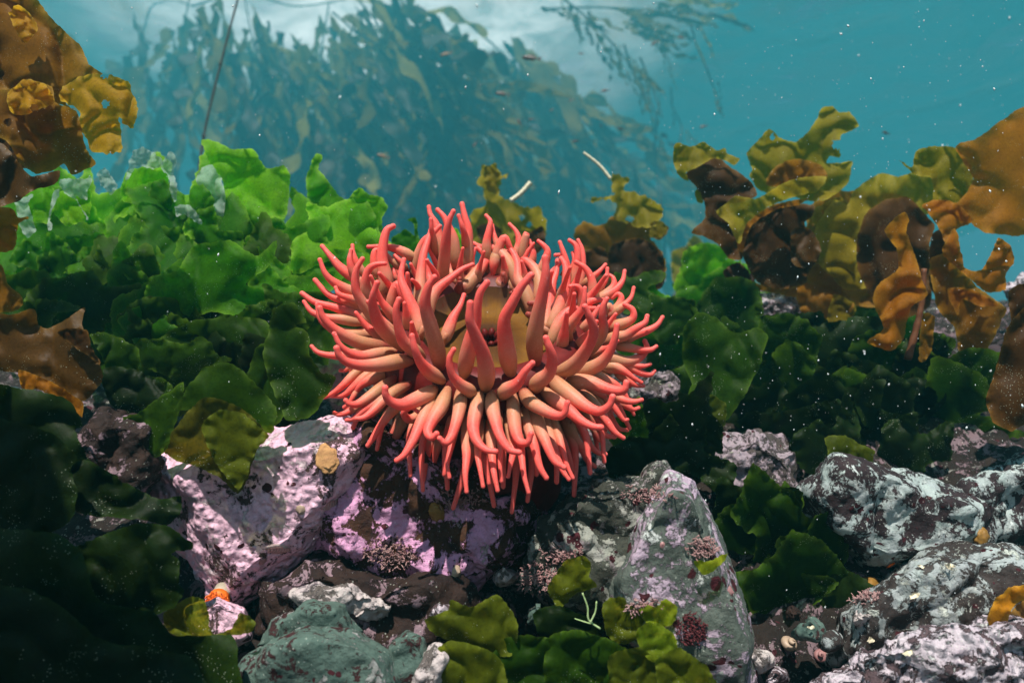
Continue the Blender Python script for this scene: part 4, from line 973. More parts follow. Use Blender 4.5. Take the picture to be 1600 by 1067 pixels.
# right hand green bank
def rdepth(x, y): return .585 + .30 * max(0, min(1, (740 - y) / 260))
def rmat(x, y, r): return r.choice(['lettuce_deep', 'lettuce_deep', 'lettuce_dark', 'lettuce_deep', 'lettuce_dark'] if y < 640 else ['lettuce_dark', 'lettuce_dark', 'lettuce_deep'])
lettuce(P(1130, 680, .62), 'broad olive green lettuce sheet hanging right of the anemone', [
    (Z6([(270,480),(330,420),(400,440),(470,500),(560,480),(600,520),(560,640),(500,760),(420,860),(330,870),(280,790),(300,700),(265,600)]), .63, 'lettuce_deep', dict(ruffle=.10)),
    (Z6([(270,780),(360,740),(440,780),(430,860),(340,890),(290,830)]), .615, 'lettuce_olive', dict(ruffle=.10)),
])
for i, (poly, n, s0, lab) in enumerate([
        ([(1050, 540), (1180, 520), (1220, 600), (1100, 640)], 7, 80, 'dark lettuce clump below the white lumpy rock'),
        ([(1180, 520), (1290, 560), (1300, 640), (1190, 640)], 8, 80, 'dark lettuce clump in front of the stone with the white patch'),
        ([(1290, 570), (1420, 570), (1420, 650), (1290, 660)], 8, 85, 'dark lettuce clump under the dangling brown kelp'),
        ([(1400, 590), (1540, 600), (1530, 700), (1410, 690)], 8, 85, 'blackish lettuce clump beside the dark kelp at the right border'),
        ([(1160, 630), (1300, 640), (1310, 710), (1180, 700)], 8, 80, 'shaded lettuce clump overhanging the bumpy mauve rock'),
        ([(1300, 650), (1450, 650), (1480, 730), (1340, 720)], 8, 85, 'shaded lettuce clump overhanging the blocky dark boulder'),
        ([(985, 640), (1060, 600), (1100, 680), (1080, 740), (1000, 730)], 9, 65, 'very dark lettuce clump tucked under the right tentacles'),
        ([(985, 450), (1050, 450), (1070, 540), (1010, 560)], 8, 50, 'green lettuce clump behind the right tentacle tips'),
        ([(1070, 440), (1150, 430), (1160, 480), (1080, 490)], 7, 50, 'bright green lettuce tuft between the two middle kelps'),
        ([(1310, 480), (1380, 490), (1370, 560), (1310, 550)], 6, 60, 'deep green lettuce tuft behind the dangling brown kelp'),
        ([(1160, 800), (1250, 800), (1310, 880), (1310, 960), (1180, 950)], 13, 80, 'dark lettuce clump deep in the gap right of the wedge boulder')]):
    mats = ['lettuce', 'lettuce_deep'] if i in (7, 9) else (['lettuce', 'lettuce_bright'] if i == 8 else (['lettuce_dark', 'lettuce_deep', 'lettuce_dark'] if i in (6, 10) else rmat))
    df = (lambda x, y: .98) if i in (8, 9) else ((lambda x, y: .80) if i == 7 else ((lambda x, y: .545) if i == 10 else ((lambda x, y: .58) if i == 6 else rdepth)))
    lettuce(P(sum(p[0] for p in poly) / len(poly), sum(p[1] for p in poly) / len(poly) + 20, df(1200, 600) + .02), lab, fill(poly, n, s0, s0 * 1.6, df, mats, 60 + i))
lettuce(P(1330, 700, .57), 'yellow green lettuce lobe drooping onto the blocky dark boulder', [
    (Z6([(820,910),(900,900),(950,930),(1020,960),(990,1040),(920,1080),(870,1050)]), .545, 'lettuce_olive', dict(ruffle=.08)),
])
# bottom centre
lettuce(P(880, 1060, .40), 'olive and yellow lettuce clump at the bottom between green boulder and wedge boulder', [
    (Z8([(940,690),(1010,590),(1080,570),(1110,600),(1100,650),(1130,690),(1050,720),(980,780),(960,740)]), .43, 'lettuce_olive', dict(ruffle=.12)),
    (Z8([(460,820),(550,780),(560,740),(640,770),(740,720),(800,790),(825,850),(800,960),(700,960),(600,920),(500,880)]), .415, 'lettuce_olive', dict(ruffle=.12)),
    (Z8([(1300,760),(1360,770),(1400,740),(1450,770),(1430,840),(1330,840),(1300,790)]), .405, 'lettuce_yellow', dict(ruffle=.12, label='lit yellow blade lying on the wedge boulder')),
    (Z8([(1150,760),(1220,730),(1300,790),(1330,850),(1240,920),(1170,880)]), .41, 'lettuce_olive', {}),
    (Z8([(1290,860),(1340,830),(1430,870),(1450,960),(1380,1000),(1300,940)]), .40, 'lettuce_yellow', {}),
    (Z8([(1360,980),(1450,930),(1560,1000),(1600,1060),(1660,1120),(1400,1140)]), .395, 'lettuce_olive', {}),
    (Z8([(440,1080),(480,960),(560,900),(700,930),(770,1000),(760,1140),(430,1140)]), .395, 'lettuce_olive', {}),
    (Z8([(700,1000),(760,900),(860,880),(960,900),(1000,980),(940,1140),(720,1140)]), .415, 'lettuce_deep', {}),
    (Z8([(930,900),(1050,860),(1180,900),(1260,940),(1300,1020),(1240,1140),(950,1140)]), .41, 'lettuce_deep', {}),
    (Z8([(1180,960),(1300,930),(1390,1000),(1400,1140),(1200,1140)]), .40, 'lettuce_olive', {}),
    (Z8([(880,800),(960,760),(1080,800),(1160,860),(1080,930),(930,920)]), .425, 'lettuce_dark', {}),
])
lettuce(P(1110, 880, .43), 'single small olive blade stuck to the upper face of the wedge boulder', [
    (Z8([(1515,595),(1560,590),(1600,575),(1645,560),(1630,590),(1590,625),(1555,645),(1530,625)]), .405, 'lettuce_yellow', dict(ruffle=.10))])

# ------------------------------------------------------------------ kelp near the camera
GK = 'brown kelps growing on the reef'
def kelp(base, label): return empty('kelp_plant', base, label, 'kelp', GK)
k = kelp(P(-60, 420, .50), 'golden brown kelp with torn holed blades reaching in from the upper left corner')
leaf(k, Z1([(-260,-60),(90,-40),(190,60),(260,130),(320,190),(345,250),(400,290),(330,300),(250,350),(260,410),(300,430),(215,400),(200,350),(100,330),(30,350),(-260,400)]), .52, 'kelp_brown', 1, ruffle=.09, holes=2, step=3.6)
leaf(k, Z1([(240,350),(310,300),(420,290),(500,320),(520,380),(540,430),(520,500),(490,490),(465,450),(465,490),(470,540),(475,600),(360,590),(340,540),(305,500),(310,440),(270,410),(235,390)]), .50, 'kelp_gold', 2, ruffle=.12, holes=5, step=4, jag=3.5)
leaf(k, Z1([(-260,340),(30,350),(90,310),(200,340),(220,400),(300,440),(330,560),(372,640),(340,660),(280,685),(250,640),(200,670),(140,680),(80,640),(40,570),(0,540),(-260,500)]), .485, 'kelp_brown', 3, ruffle=.11, holes=2, step=3.6)
leaf(k, Z1([(-260,520),(0,560),(60,620),(120,690),(230,665),(235,690),(210,720),(150,735),(90,770),(40,800),(-260,860)]), .475, 'kelp_umber', 4, ruffle=.10, holes=2)
leaf(k, Z1([(30,40),(70,20),(120,60),(150,110),(130,140),(100,170),(60,120)]), .495, 'kelp_gold', 5, ruffle=.2, holes=3)
leaf(k, Z1([(30,370),(100,310),(180,330),(215,400),(150,430),(90,450),(40,440)]), .47, 'kelp_gold', 8, ruffle=.2, holes=2)
leaf(k, Z1([(-260,-60),(60,-40),(160,60),(230,160),(250,300),(230,420),(180,560),(120,640),(0,600),(-260,640)]), .535, 'kelp_brown', 77, ruffle=.07, step=6)
leaf(k, Z1([(-260,260),(120,300),(210,460),(190,600),(80,660),(-260,600)]), .53, 'kelp_umber', 78, ruffle=.07, step=6)
rod(k, [(-130, 520), (-110, 420), (-90, 300), (-60, 160), (-40, 60)], .50, 6, 'stipe_brown')
for i, (c_, sx, sy, rz) in enumerate([((-.38, .06, .32), .20, .15, .1), ((-.52, .09, .34), .17, .13, .2), ((-.42, -.06, .30), .2, .1, -.15)]):  # unseen blades added overhead, outside the frame, to shade the lower left corner
    n_ = 26; v, f = [], []
    for a in range(n_ + 1):
        for b in range(n_ + 1):
            x, y = a / n_ * 2 - 1, b / n_ * 2 - 1
            r_ = 1 + .22 * noise.noise(Vector((x * 1.6, y * 1.6, i * 5.0)))
            x2, y2 = x * math.sqrt(1 - y * y / 2) * r_, y * math.sqrt(1 - x * x / 2) * r_
            z_ = .05 * noise.noise(Vector((x * 2, y * 2, i + 3.0))) + .02 * noise.noise(Vector((x * 6, y * 6, i + 9.0)))
            v.append(Vector(c_) + Vector((math.cos(rz) * x2 * sx - math.sin(rz) * y2 * sy, math.sin(rz) * x2 * sx + math.cos(rz) * y2 * sy, z_ - .05 * x2)))
    f = [(a * (n_ + 1) + b, a * (n_ + 1) + b + 1, (a + 1) * (n_ + 1) + b + 1, (a + 1) * (n_ + 1) + b) for a in range(n_) for b in range(n_)]
    me = mesh_from(v, f); attr(me, 'edge', [max(abs(a / n_ * 2 - 1), abs(b / n_ * 2 - 1)) ** 6 for a in range(n_ + 1) for b in range(n_ + 1)])
    link('blade', me, M['kelp_dark'], k)
k = kelp(P(-30, 420, .56), 'small orange brown kelp scrap at the left border beside green lettuce')
leaf(k, Z1([(-160,820),(40,810),(70,850),(110,850),(70,880),(60,960),(30,985),(-160,990)]), .53, 'kelp_orange', 6, ruffle=.12, holes=3)
leaf(k, Z4([(-160,180),(0,230),(30,310),(80,350),(90,390),(30,420),(-160,420)]), .535, 'kelp_brown', 7, ruffle=.12)
k = kelp(P(60, 580, .50), 'flat dark brown kelp sheet lying below the left lettuce bank')
leaf(k, Z4([(-160,400),(30,430),(130,405),(150,470),(200,480),(330,400),(320,460),(340,540),(390,620),(400,690),(320,770),(200,700),(100,660),(-160,620)]), .475, 'kelp_umber', 9, ruffle=.08, holes=2)
leaf(k, Z4([(70,640),(200,690),(270,730),(320,770),(320,830),(250,770),(150,720),(90,720)]), .465, 'kelp_orange', 10, ruffle=.08)
leaf(k, Z4([(220,500),(260,480),(340,490),(360,560),(390,620),(300,560)]), .465, 'kelp_dark', 12, ruffle=.1)

k = kelp(P(1152, 522, .88), 'upright kelp with dark stalk, dark cups and yellow frilled tops right of the anemone')
rod(k, [(1152, 524), (1161, 494), (1172, 458), (1179, 408), (1184, 350)], .87, 5.5, 'stipe_dark')
leaf(k, Z3([(280,680),(390,612),(450,650),(520,700),(560,760),(500,790),(450,800),(480,900),(500,1010),(450,1010),(410,960),(350,925),(300,910),(345,865),(360,850),(350,790),(320,730)]), .84, 'kelp_dark', 11, ruffle=.10)
leaf(k, Z3([(228,630),(240,560),(300,575),(350,555),(400,590),(435,580),(440,600),(490,620),(470,645),(430,630),(390,618),(330,650),(280,675),(290,710),(250,690)]), .83, 'kelp_olive', 12, ruffle=.12, step=4)
leaf(k, Z3([(515,600),(560,550),(605,505),(650,540),(710,555),(760,510),(790,470),(810,425),(850,415),(880,440),(920,440),(955,490),(930,510),(885,530),(880,590),(895,620),(840,610),(830,640),(920,630),(930,640),(910,720),(860,760),(800,790),(700,770),(620,760),(560,740),(530,690),(540,660)]), .88, 'kelp_olive', 13, ruffle=.14, holes=5, step=4.5)
leaf(k, Z3([(400,825),(480,765),(550,780),(620,740),(700,700),(830,690),(790,750),(700,770),(600,810),(520,870),(490,950),(470,930),(440,870)]), .80, 'kelp_olive', 14, ruffle=.10, step=4)
leaf(k, Z3([(520,880),(640,800),(780,800),(770,850),(740,870),(770,920),(800,960),(790,1020),(760,1060),(740,1110),(640,1130),(560,1100),(500,1000),(490,950)]), .83, 'kelp_dark', 15, ruffle=.10)
leaf(k, Z3([(480,960),(500,890),(560,830),(650,790),(760,775),(720,800),(640,815),(560,860),(520,910),(500,990)]), .815, 'kelp_orange', 16, ruffle=.08)
leaf(k, Z3([(620,660),(700,620),(800,640),(830,690),(740,720),(640,730),(590,720)]), .86, 'kelp_brown', 17, ruffle=.15)
leaf(k, Z6([(425,255),(480,225),(530,260),(530,310),(470,305),(435,290)]), .85, 'kelp_dark', 18, ruffle=.12)
leaf(k, Z3([(315,750),(330,740),(345,790),(325,790)]), .85, 'kelp_olive', 19)
leaf(k, Z6([(470,300),(560,310),(700,320),(710,360),(640,350),(560,330)]), .87, 'kelp_brown', 119)
leaf(k, Z6([(690,100),(760,90),(800,150),(800,210),(740,250),(690,220)]), .82, 'kelp_umber', 120)

k = kelp(P(1300, 520, .95), 'olive arching kelp with a dark hollow, between upright kelp and orange kelp')
leaf(k, Z3([(910,800),(940,740),(1030,680),(1110,690),(1180,670),(1260,660),(1260,800),(1200,850),(1120,800),(1020,800),(970,860),(945,960),(945,1067),(880,1100),(800,1030),(780,940),(790,880),(860,780)]), .90, 'kelp_olive', 20, ruffle=.10, holes=6)
leaf(k, Z3([(945,950),(980,840),(1060,780),(1140,770),(1200,820),(1250,880),(1230,960),(1240,1067),(1230,1200),(1100,1250),(1000,1150),(950,1050)]), .85, 'kelp_dark', 21, ruffle=.10)
leaf(k, Z3([(770,830),(830,790),(880,770),(910,800),(900,880),(830,920),(790,900)]), .93, 'kelp_olive', 22, ruffle=.14, holes=8, step=4)
leaf(k, Z6([(690,220),(800,230),(870,300),(940,390),(900,440),(850,470),(780,460),(720,400)]), .92, 'kelp_brown', 23, ruffle=.12)
leaf(k, Z6([(860,350),(940,380),(935,430),(870,470),(830,450)]), .915, 'kelp_olive', 24, ruffle=.12)
leaf(k, Z6([(790,130),(950,180),(960,260),(1000,320),(900,330),(820,240)]), .91, 'kelp_olive', 25, ruffle=.12)
leaf(k, [(1262, 330), (1300, 300), (1360, 300), (1420, 310), (1440, 380), (1430, 450), (1370, 480), (1300, 470), (1262, 430)], .965, 'kelp_brown', 322, ruffle=.10)
leaf(k, [(1255, 340), (1290, 320), (1330, 350), (1320, 420), (1290, 440), (1262, 400)], .955, 'kelp_olive', 323, ruffle=.12, holes=4, step=4)
k = kelp(P(1420, 560, .78), 'big orange brown kelp fan sweeping in at the right border')
leaf(k, Z3([(1330,575),(1420,540),(1500,480),(1600,418),(1760,380),(1780,900),(1600,920),(1540,920),(1450,910),(1390,870),(1340,830),(1260,830),(1200,810),(1250,780),(1340,790),(1400,700)]), .72, 'kelp_orange', 26, ruffle=.06, holes=2, step=5)
leaf(k, Z3([(1110,625),(1160,650),(1180,590),(1250,570),(1330,580),(1390,640),(1400,700),(1390,760),(1380,880),(1330,850),(1250,800),(1240,700),(1170,680)]), .74, 'kelp_olive', 27, ruffle=.12, holes=2)
leaf(k, Z3([(1200,800),(1280,780),(1340,800),(1400,860),(1330,900),(1340,1000),(1300,960),(1260,880)]), .71, 'kelp_orange', 28, ruffle=.10)
leaf(k, Z6([(1055,100),(1100,50),(1135,30),(1150,60),(1140,110),(1170,180),(1200,290),(1225,350),(1160,400),(1140,460),(1130,520),(1080,570),(990,535),(1050,480),(1010,380),(1030,310),(1110,250),(1100,170)]), .66, 'kelp_orange', 29, ruffle=.16, step=4)
leaf(k, Z6([(1290,150),(1330,90),(1360,200),(1370,250),(1440,250),(1500,130),(1545,160),(1565,215),(1530,270),(1530,330),(1490,340),(1450,340),(1390,290),(1340,250),(1285,200)]), .67, 'kelp_orange', 30, ruffle=.14, step=4)
leaf(k, Z6([(1230,220),(1300,190),(1380,280),(1440,340),(1530,400),(1520,440),(1460,560),(1420,610),(1350,590),(1330,480),(1260,400)]), .73, 'kelp_brown', 31, ruffle=.12)
leaf(k, Z6([(1300,330),(1400,330),(1500,390),(1440,400),(1360,370),(1340,430)]), .715, 'kelp_orange', 131, ruffle=.1)
leaf(k, Z6([(1200,430),(1250,440),(1240,560),(1215,610),(1190,600)]), .70, 'kelp_brown', 32)
leaf(k, Z6([(1240,120),(1300,100),(1330,200),(1320,330),(1270,380),(1230,300)]), .76, 'kelp_dark', 132)
rod(k, Z6([(1145, 605), (1180, 480), (1200, 380), (1210, 250)]), .69, 5.5, 'stipe_brown')
k = kelp(P(1580, 660, .55), 'dark maroon kelp blade hanging along the right border')
leaf(k, Z6([(1530,490),(1600,400),(1760,390),(1760,850),(1600,860),(1550,885),(1480,850),(1450,770),(1470,700),(1500,600)]), .56, 'kelp_dark', 33, ruffle=.06)
leaf(k, Z6([(1540,340),(1620,300),(1760,300),(1760,560),(1640,560),(1590,520),(1550,450)]), .58, 'kelp_dark', 34, ruffle=.1)

k = kelp(P(800, 420, 1.2), 'small frilly olive kelp directly behind the anemone with a pale tube')
leaf(k, Z2([(640,830),(690,800),(680,740),(665,720),(690,650),(740,655),(755,700),(745,740),(770,770),(830,800),(870,810),(900,800),(930,860),(920,940),(850,930),(800,1000),(650,960),(640,880)]), 1.12, 'kelp_olive', 35, ruffle=.16, holes=9, step=3.6, jag=4.5)
leaf(k, Z2([(660,890),(720,870),(760,900),(740,960),(690,960)]), 1.09, 'kelp_dark', 36)
leaf(k, Z2([(860,920),(920,880),(930,950),(900,990),(860,980)]), 1.09, 'kelp_dark', 37)
leaf(k, Z2([(690,655),(735,645),(760,690),(785,680),(770,710),(740,760),(700,740)]), 1.10, 'kelp_olive', 137, ruffle=.2, holes=3, step=3.4, jag=4)
rod(k, [(800, 480), (798, 420), (790, 370)], 1.15, 3, 'stipe_dark')
rod(k, Z2([(795, 785), (835, 755), (872, 714)]), 1.10, 3.6, 'pale_stick', 'pale_tube', 1.0)
k = kelp(P(960, 460, 1.15), 'small dark kelp with ragged yellow crest and a pale twig, right behind the anemone')
leaf(k, Z2([(1050,900),(1080,870),(1140,880),(1200,840),(1260,860),(1330,880),(1405,890),(1380,930),(1340,930),(1400,1010),(1390,1090),(1150,1090),(1080,1020),(1050,960)]), 1.06, 'kelp_brown', 38, ruffle=.12, step=4, jag=4)
leaf(k, Z2([(1205,850),(1210,800),(1180,780),(1110,790),(1115,775),(1180,760),(1190,680),(1250,705),(1230,745),(1300,760),(1380,800),(1385,850),(1330,890),(1260,880)]), 1.04, 'kelp_olive', 39, ruffle=.16, holes=2, step=3.6, jag=4.5)
leaf(k, Z2([(1200,950),(1300,930),(1380,980),(1400,1040),(1380,1130),(1200,1130),(1170,1020)]), 1.0, 'kelp_dark', 40)
leaf(k, Z2([(1060,1000),(1150,960),(1200,1050),(1180,1150),(1080,1120)]), 1.01, 'kelp_dark', 140)
leaf(k, Z2([(1340,870),(1385,865),(1405,895),(1380,930),(1340,925)]), 1.03, 'kelp_olive', 240)
rod(k, Z2([(1300, 1180), (1290, 1100), (1270, 1000)]), 1.05, 3.5, 'stipe_dark')
rod(k, Z2([(1185, 700), (1140, 645), (1080, 597)]), 1.05, 2.8, 'pale_stick', 'pale_twig', .7)
k = kelp(P(1090, 430, 2.4), 'hazy grey brown kelp standing farther back in the gap')
leaf(k, Z2([(1420,990),(1480,960),(1510,920),(1560,960),(1580,1020),(1560,1150),(1440,1150)]), 2.3, 'kelp_olive', 41, ruffle=.14, step=4)
rod(k, [(1090, 500), (1088, 450), (1085, 400)], 2.35, 2, 'stipe_dark')

# ------------------------------------------------------------------ distant kelp forest: blades shared, each its own object
def far_blade_mesh(i):
    rng = random.Random(900 + i); nL, nW = 22, 3; v, f, e = [], [], []
    wd = rng.uniform(.030, .050)
    for a in range(nL + 1):
        t = a / nL; hw = wd * (math.sin(math.pi * min(1, t * 1.02)) ** .55 if t < 1 else .05) * (1 + .25 * noise.noise(Vector((t * 5, i, 0))))
        hw = max(hw, .006)
        for b in range(nW + 1):
            s = b / nW * 2 - 1
            z = .05 * noise.noise(Vector((t * 6, s * 1.2, i * 3.1))) + .045 * abs(s) * math.sin(t * 24 + i + (2 if s > 0 else 0))
            v.append((s * hw + .16 * noise.noise(Vector((t * 2.6, 0, i * 7.7))) * t, z * .7 + .12 * noise.noise(Vector((t * 2.4, 4.0, i * 5.1))) * t, -t)); e.append(abs(s))
    for a in range(nL):
        for b in range(nW):
            q = a * (nW + 1) + b; f.append((q, q + 1, q + nW + 2, q + nW + 1))
    me = mesh_from(v, f); attr(me, 'edge', e); return me
FB = [far_blade_mesh(i) for i in range(7)]
FBP = [m_.copy() for m_ in FB]
FBD = [m_.copy() for m_ in FB]
for m_ in FBD: m_.materials.append(M['kelp_far_shaded'])
for m_ in FB: m_.materials.append(M['kelp_far'])
for m_ in FBP: m_.materials.append(M['kelp_far_pale'])
GF = 'giant kelp of the distant forest'
def far_kelp(label, stems, d, seed, lean=(0.35, 0.25), pale=.15, length=(1.1, 2.5), dens=.40, width=18, rad_px=1.6, dark=.2):
    """stems: polylines in photo pixels with a spread; blades hang from them, drifting with the current"""
    d *= 1.9
    rng = random.Random(seed)
    x0, y0 = stems[0][0][-1]
    e = empty('giant_kelp', P(x0, y0, d), label, 'kelp', GF)
    for pts, spread, n in stems:
        ds = [d + rng.uniform(-.8, .8) for _ in pts]
        path = catmull([P(x, y, q) for (x, y), q in zip(pts, ds)], 26)
        v, f, _ = tube(path, [rad_px * d / F * (1.1 - .5 * i / 25) for i in range(26)], 6)
        link('stipe', mesh_from(v, f), M['stipe_far'], e)
        strands = []
        for _ in range(max(2, int(spread / 9))):
            q0 = Vector(path[rng.randrange(26)]) + Vector((rng.gauss(0, 1), rng.gauss(0, 1.2), rng.gauss(0, .4))) * (spread * d / F * .6)
            q0.z = min(q0.z, SURF - 1.2)
            ln = rng.uniform(1.0, 3.2) * spread * d / F
            dd = Vector((lean[0] * .5 + rng.gauss(0, .15), rng.gauss(0, .15), -1))
            strands.append((q0, dd, ln))
        for _ in range(int(n * dens)):
            if rng.random() < .25: q = Vector(path[rng.randrange(26)]) + Vector((rng.gauss(0, 1), rng.gauss(0, 1), rng.gauss(0, .6))) * (spread * d / F * .3)
            else:
                q0, dd, ln = rng.choice(strands); q = q0 + dd * ln * (rng.random() - .35) + Vector((rng.gauss(0, .05), rng.gauss(0, .08), 0)) * d / 8
            q.z = min(q.z, SURF - .85)
            o = bpy.data.objects.new('blade', rng.choice(FBP if rng.random() < pale * .55 else (FBD if rng.random() < dark else FB))); C.objects.link(o)
            L = rng.uniform(*length) * d / 8.0
            dr = Vector((lean[0] + rng.gauss(0, .26), rng.gauss(0, .3), -1 + rng.gauss(lean[1] * .6, .22))).normalized()
            rot = dr.to_track_quat('-Z', 'Y') @ Matrix.Rotation(rng.uniform(0, 6.28), 4, 'Z').to_quaternion()
            o.parent = e; o.location = q - e.location; o.rotation_mode = 'QUATERNION'; o.rotation_quaternion = rot
            o.scale = (L * rng.uniform(.6, 1.1), L * rng.uniform(.8, 1.6), L)
    return e
far_kelp('thin hazy kelp at the far left with sparse dangling blades', [([(230, 330), (240, 200), (275, 90), (300, -20)], 40, 34), ([(250, 260), (265, 150), (285, 60)], 30, 18)], 8.0, 1, (.1, .1))
far_kelp('pale hazy kelp tops just right of the golden corner kelp', [([(140, -20), (190, 0), (240, -10), (300, 10)], 70, 50)], 9.0, 2, (.2, .2), .3)
far_kelp('dense kelp column left of centre with a dark drooping trunk of blades', [([(395, 330), (400, 230), (410, 130), (390, 40), (380, -20)], 60, 90), ([(420, 250), (440, 150), (470, 60)], 55, 60)], 7.0, 3, (.25, .1), .10, dark=.6)
far_kelp('broad kelp mass spreading across the top left of the forest', [([(300, 10), (380, -10), (460, 10), (540, 0)], 70, 90), ([(380, 150), (430, 160), (480, 150)], 50, 34)], 8.8, 4, (.3, .2), .2)
far_kelp('thick dark kelp skirt hanging low in the centre of the forest', [([(520, 310), (540, 250), (560, 210), (590, 170)], 75, 110), ([(450, 300), (500, 260), (560, 240), (640, 250)], 60, 90)], 6.4, 5, (.3, .25), .06, dark=.8)
far_kelp('yellowish kelp canopy lit at the water surface above the centre', [([(470, 90), (540, 110), (600, 130), (660, 150)], 70, 100), ([(520, 20), (570, 60), (640, 90)], 60, 70)], 7.2, 6, (.45, .25), .45)
far_kelp('kelp curtain with ribbons trailing right near the forest edge', [([(640, -10), (660, 60), (690, 130), (700, 190)], 38, 60), ([(560, 0), (600, 50), (640, 100), (690, 150)], 45, 60)], 6.8, 7, (.55, .3), .2)
far_kelp('slender kelp slanting down right from the bright surface', [([(710, 20), (770, 70), (820, 120), (850, 160)], 42, 80), ([(800, 60), (860, 110), (900, 150)], 26, 30)], 8.6, 8, (.5, .25), .2)
far_kelp('hazy conical kelp rising beside the forest edge', [([(800, 300), (780, 240), (760, 190), (738, 130)], 34, 70), ([(820, 290), (830, 250), (800, 210)], 45, 50)], 9.6, 9, (.5, .2), .1, dark=.7)
far_kelp('low hazy kelp bank behind the small frilly kelp', [([(780, 270), (850, 250), (920, 245), (1000, 240)], 45, 80), ([(700, 280), (760, 290), (860, 280)], 36, 40)], 11.0, 10, (.7, .5), .1, dark=.6)
far_kelp('kelp streamers trailing from the surface right of the forest', [([(870, -10), (930, 40), (975, 90), (1000, 130)], 26, 46), ([(975, 70), (995, 130), (1025, 180), (1020, 240)], 9, 14), ([(1000, 90), (1020, 140), (1035, 185)], 8, 10)], 6.6, 11, (.35, .1), .15, (.35, .7))
far_kelp('pale floating kelp raft lying flat just under the surface', [([(850, 15), (930, 12), (1010, 16), (1090, 22), (1140, 32)], 20, 60)], 7.0, 12, (1.6, .95), .85, (.5, 1.0))
far_kelp('single dangling kelp strand right of the floating raft', [([(1080, 40), (1088, 70), (1105, 110), (1120, 150)], 5, 12)], 6.4, 13, (.2, 0), .0, (.3, .55))
far_kelp('hazy kelp ribbons reaching the bright surface above the centre', [([(600, 120), (590, 60), (585, 10), (580, -40)], 45, 60), ([(500, 90), (510, 30), (520, -30)], 40, 40)], 8.6, 21, (.25, .1), .3)
far_kelp('small pale kelp streamer between raft and single strand', [([(1010, 30), (1030, 60), (1050, 110)], 10, 16)], 7.4, 14, (.2, .1), .7, (.3, .55))
far_kelp('bare stalked kelp with a faint crown right of the forest', [([(1041, 420), (1034, 320), (1025, 250), (1022, 190)], 8, 8), ([(1060, 230), (1065, 200), (1055, 175)], 14, 10)], 7.6, 15, (.3, 0), .3, (.3, .5), rad_px=1.6)
far_kelp('kelp stalks rising left of centre below the canopy', [([(700, 330), (705, 240), (720, 190), (735, 140)], 8, 10), ([(610, 320), (600, 250), (640, 200)], 20, 20)], 8.4, 16, (.4, .1), .2)
# near thin stalk
e = empty('kelp_stalk', P(310, 300, 1.9), 'thin dark bare kelp stalk slanting to the surface above the left lettuce', 'kelp stalk')
rod(e, [(305, 320), (318, 215), (345, 100), (374, -10)], 1.9, 1.9, 'stipe_dark', 'stipe', .9, 30, 6, 2.1)
for x, y, s in ((319, 212, 4.5), (344, 100, 3)):
    v, f = [], []
    for kk in range(5):
        a = kk * 1.25
        tv, tf, _ = tube([P(x, y, 1.95), P(x + s * math.cos(a), y + s * math.sin(a), 1.95 + .006 * math.sin(kk * 2))], [.0035, .0012], 5)
        f += [tuple(q + len(v) for q in ff) for ff in tf]; v += tv
    o = link('tuft', mesh_from(v, f), M['stipe_dark'], e); o['kind'] = 'stuff'

# ------------------------------------------------------------------ fish
def fish_parts():
    def body():
        n, sd = 14, 10; v, f = [], []
        for i in range(n + 1):
            t = i / n; h = .125 * (math.sin(math.pi * (t ** .75)) ** .8) * (1 - .25 * t) + .012; wv = h * .5
            if i == 0: h = wv = .01
            for k_ in range(sd):
                a = 6.2832 * k_ / sd; v.append((t * .82 - .45, wv * math.cos(a), h * math.sin(a)))
        for i in range(n):
            for k_ in range(sd):
                a, b = i * sd + k_, i * sd + (k_ + 1) % sd; f.append((a, b, b + sd, a + sd))
        f += [tuple(reversed(range(sd))), tuple(range(n * sd, n * sd + sd))]
        return mesh_from(v, f)
    def slab(pts, th=.006):
        n = len(pts); v = [(x, th, z) for x, z in pts] + [(x, -th, z) for x, z in pts]
        f = [tuple(range(n)), tuple(reversed(range(n, 2 * n)))] + [(i, i + n, (i + 1) % n + n, (i + 1) % n) for i in range(n)]
        return mesh_from(v, f, smooth=False)
    tail = slab([(.34, .015), (.42, .05), (.55, .12), (.50, 0), (.55, -.12), (.42, -.05), (.34, -.015)])
    dors = slab([(-.20, .10), (-.10, .17), (.08, .165), (.24, .10), (.26, .06), (0, .09)])
    anal = slab([(.02, -.09), (.10, -.15), (.22, -.10), (.24, -.05)])
    ev, ef = [], []
    bm = bmesh.new(); bmesh.ops.create_uvsphere(bm, u_segments=8, v_segments=6, radius=.02, matrix=Matrix.Translation((-.37, -.035, .025)))
    ey = bpy.data.meshes.new('eye'); bm.to_mesh(ey); bm.free()
    return [('body', body()), ('tail_fin', tail), ('dorsal_fin', dors), ('anal_fin', anal), ('eye', ey)]
FP = fish_parts()
FPT = [(n_, m_.copy()) for n_, m_ in FP]
for S_, mt in ((FP, 'fish'), (FPT, 'fish_tan')):
    for n_, m_ in S_: m_.materials.append(M['eye'] if n_ == 'eye' else M[mt])
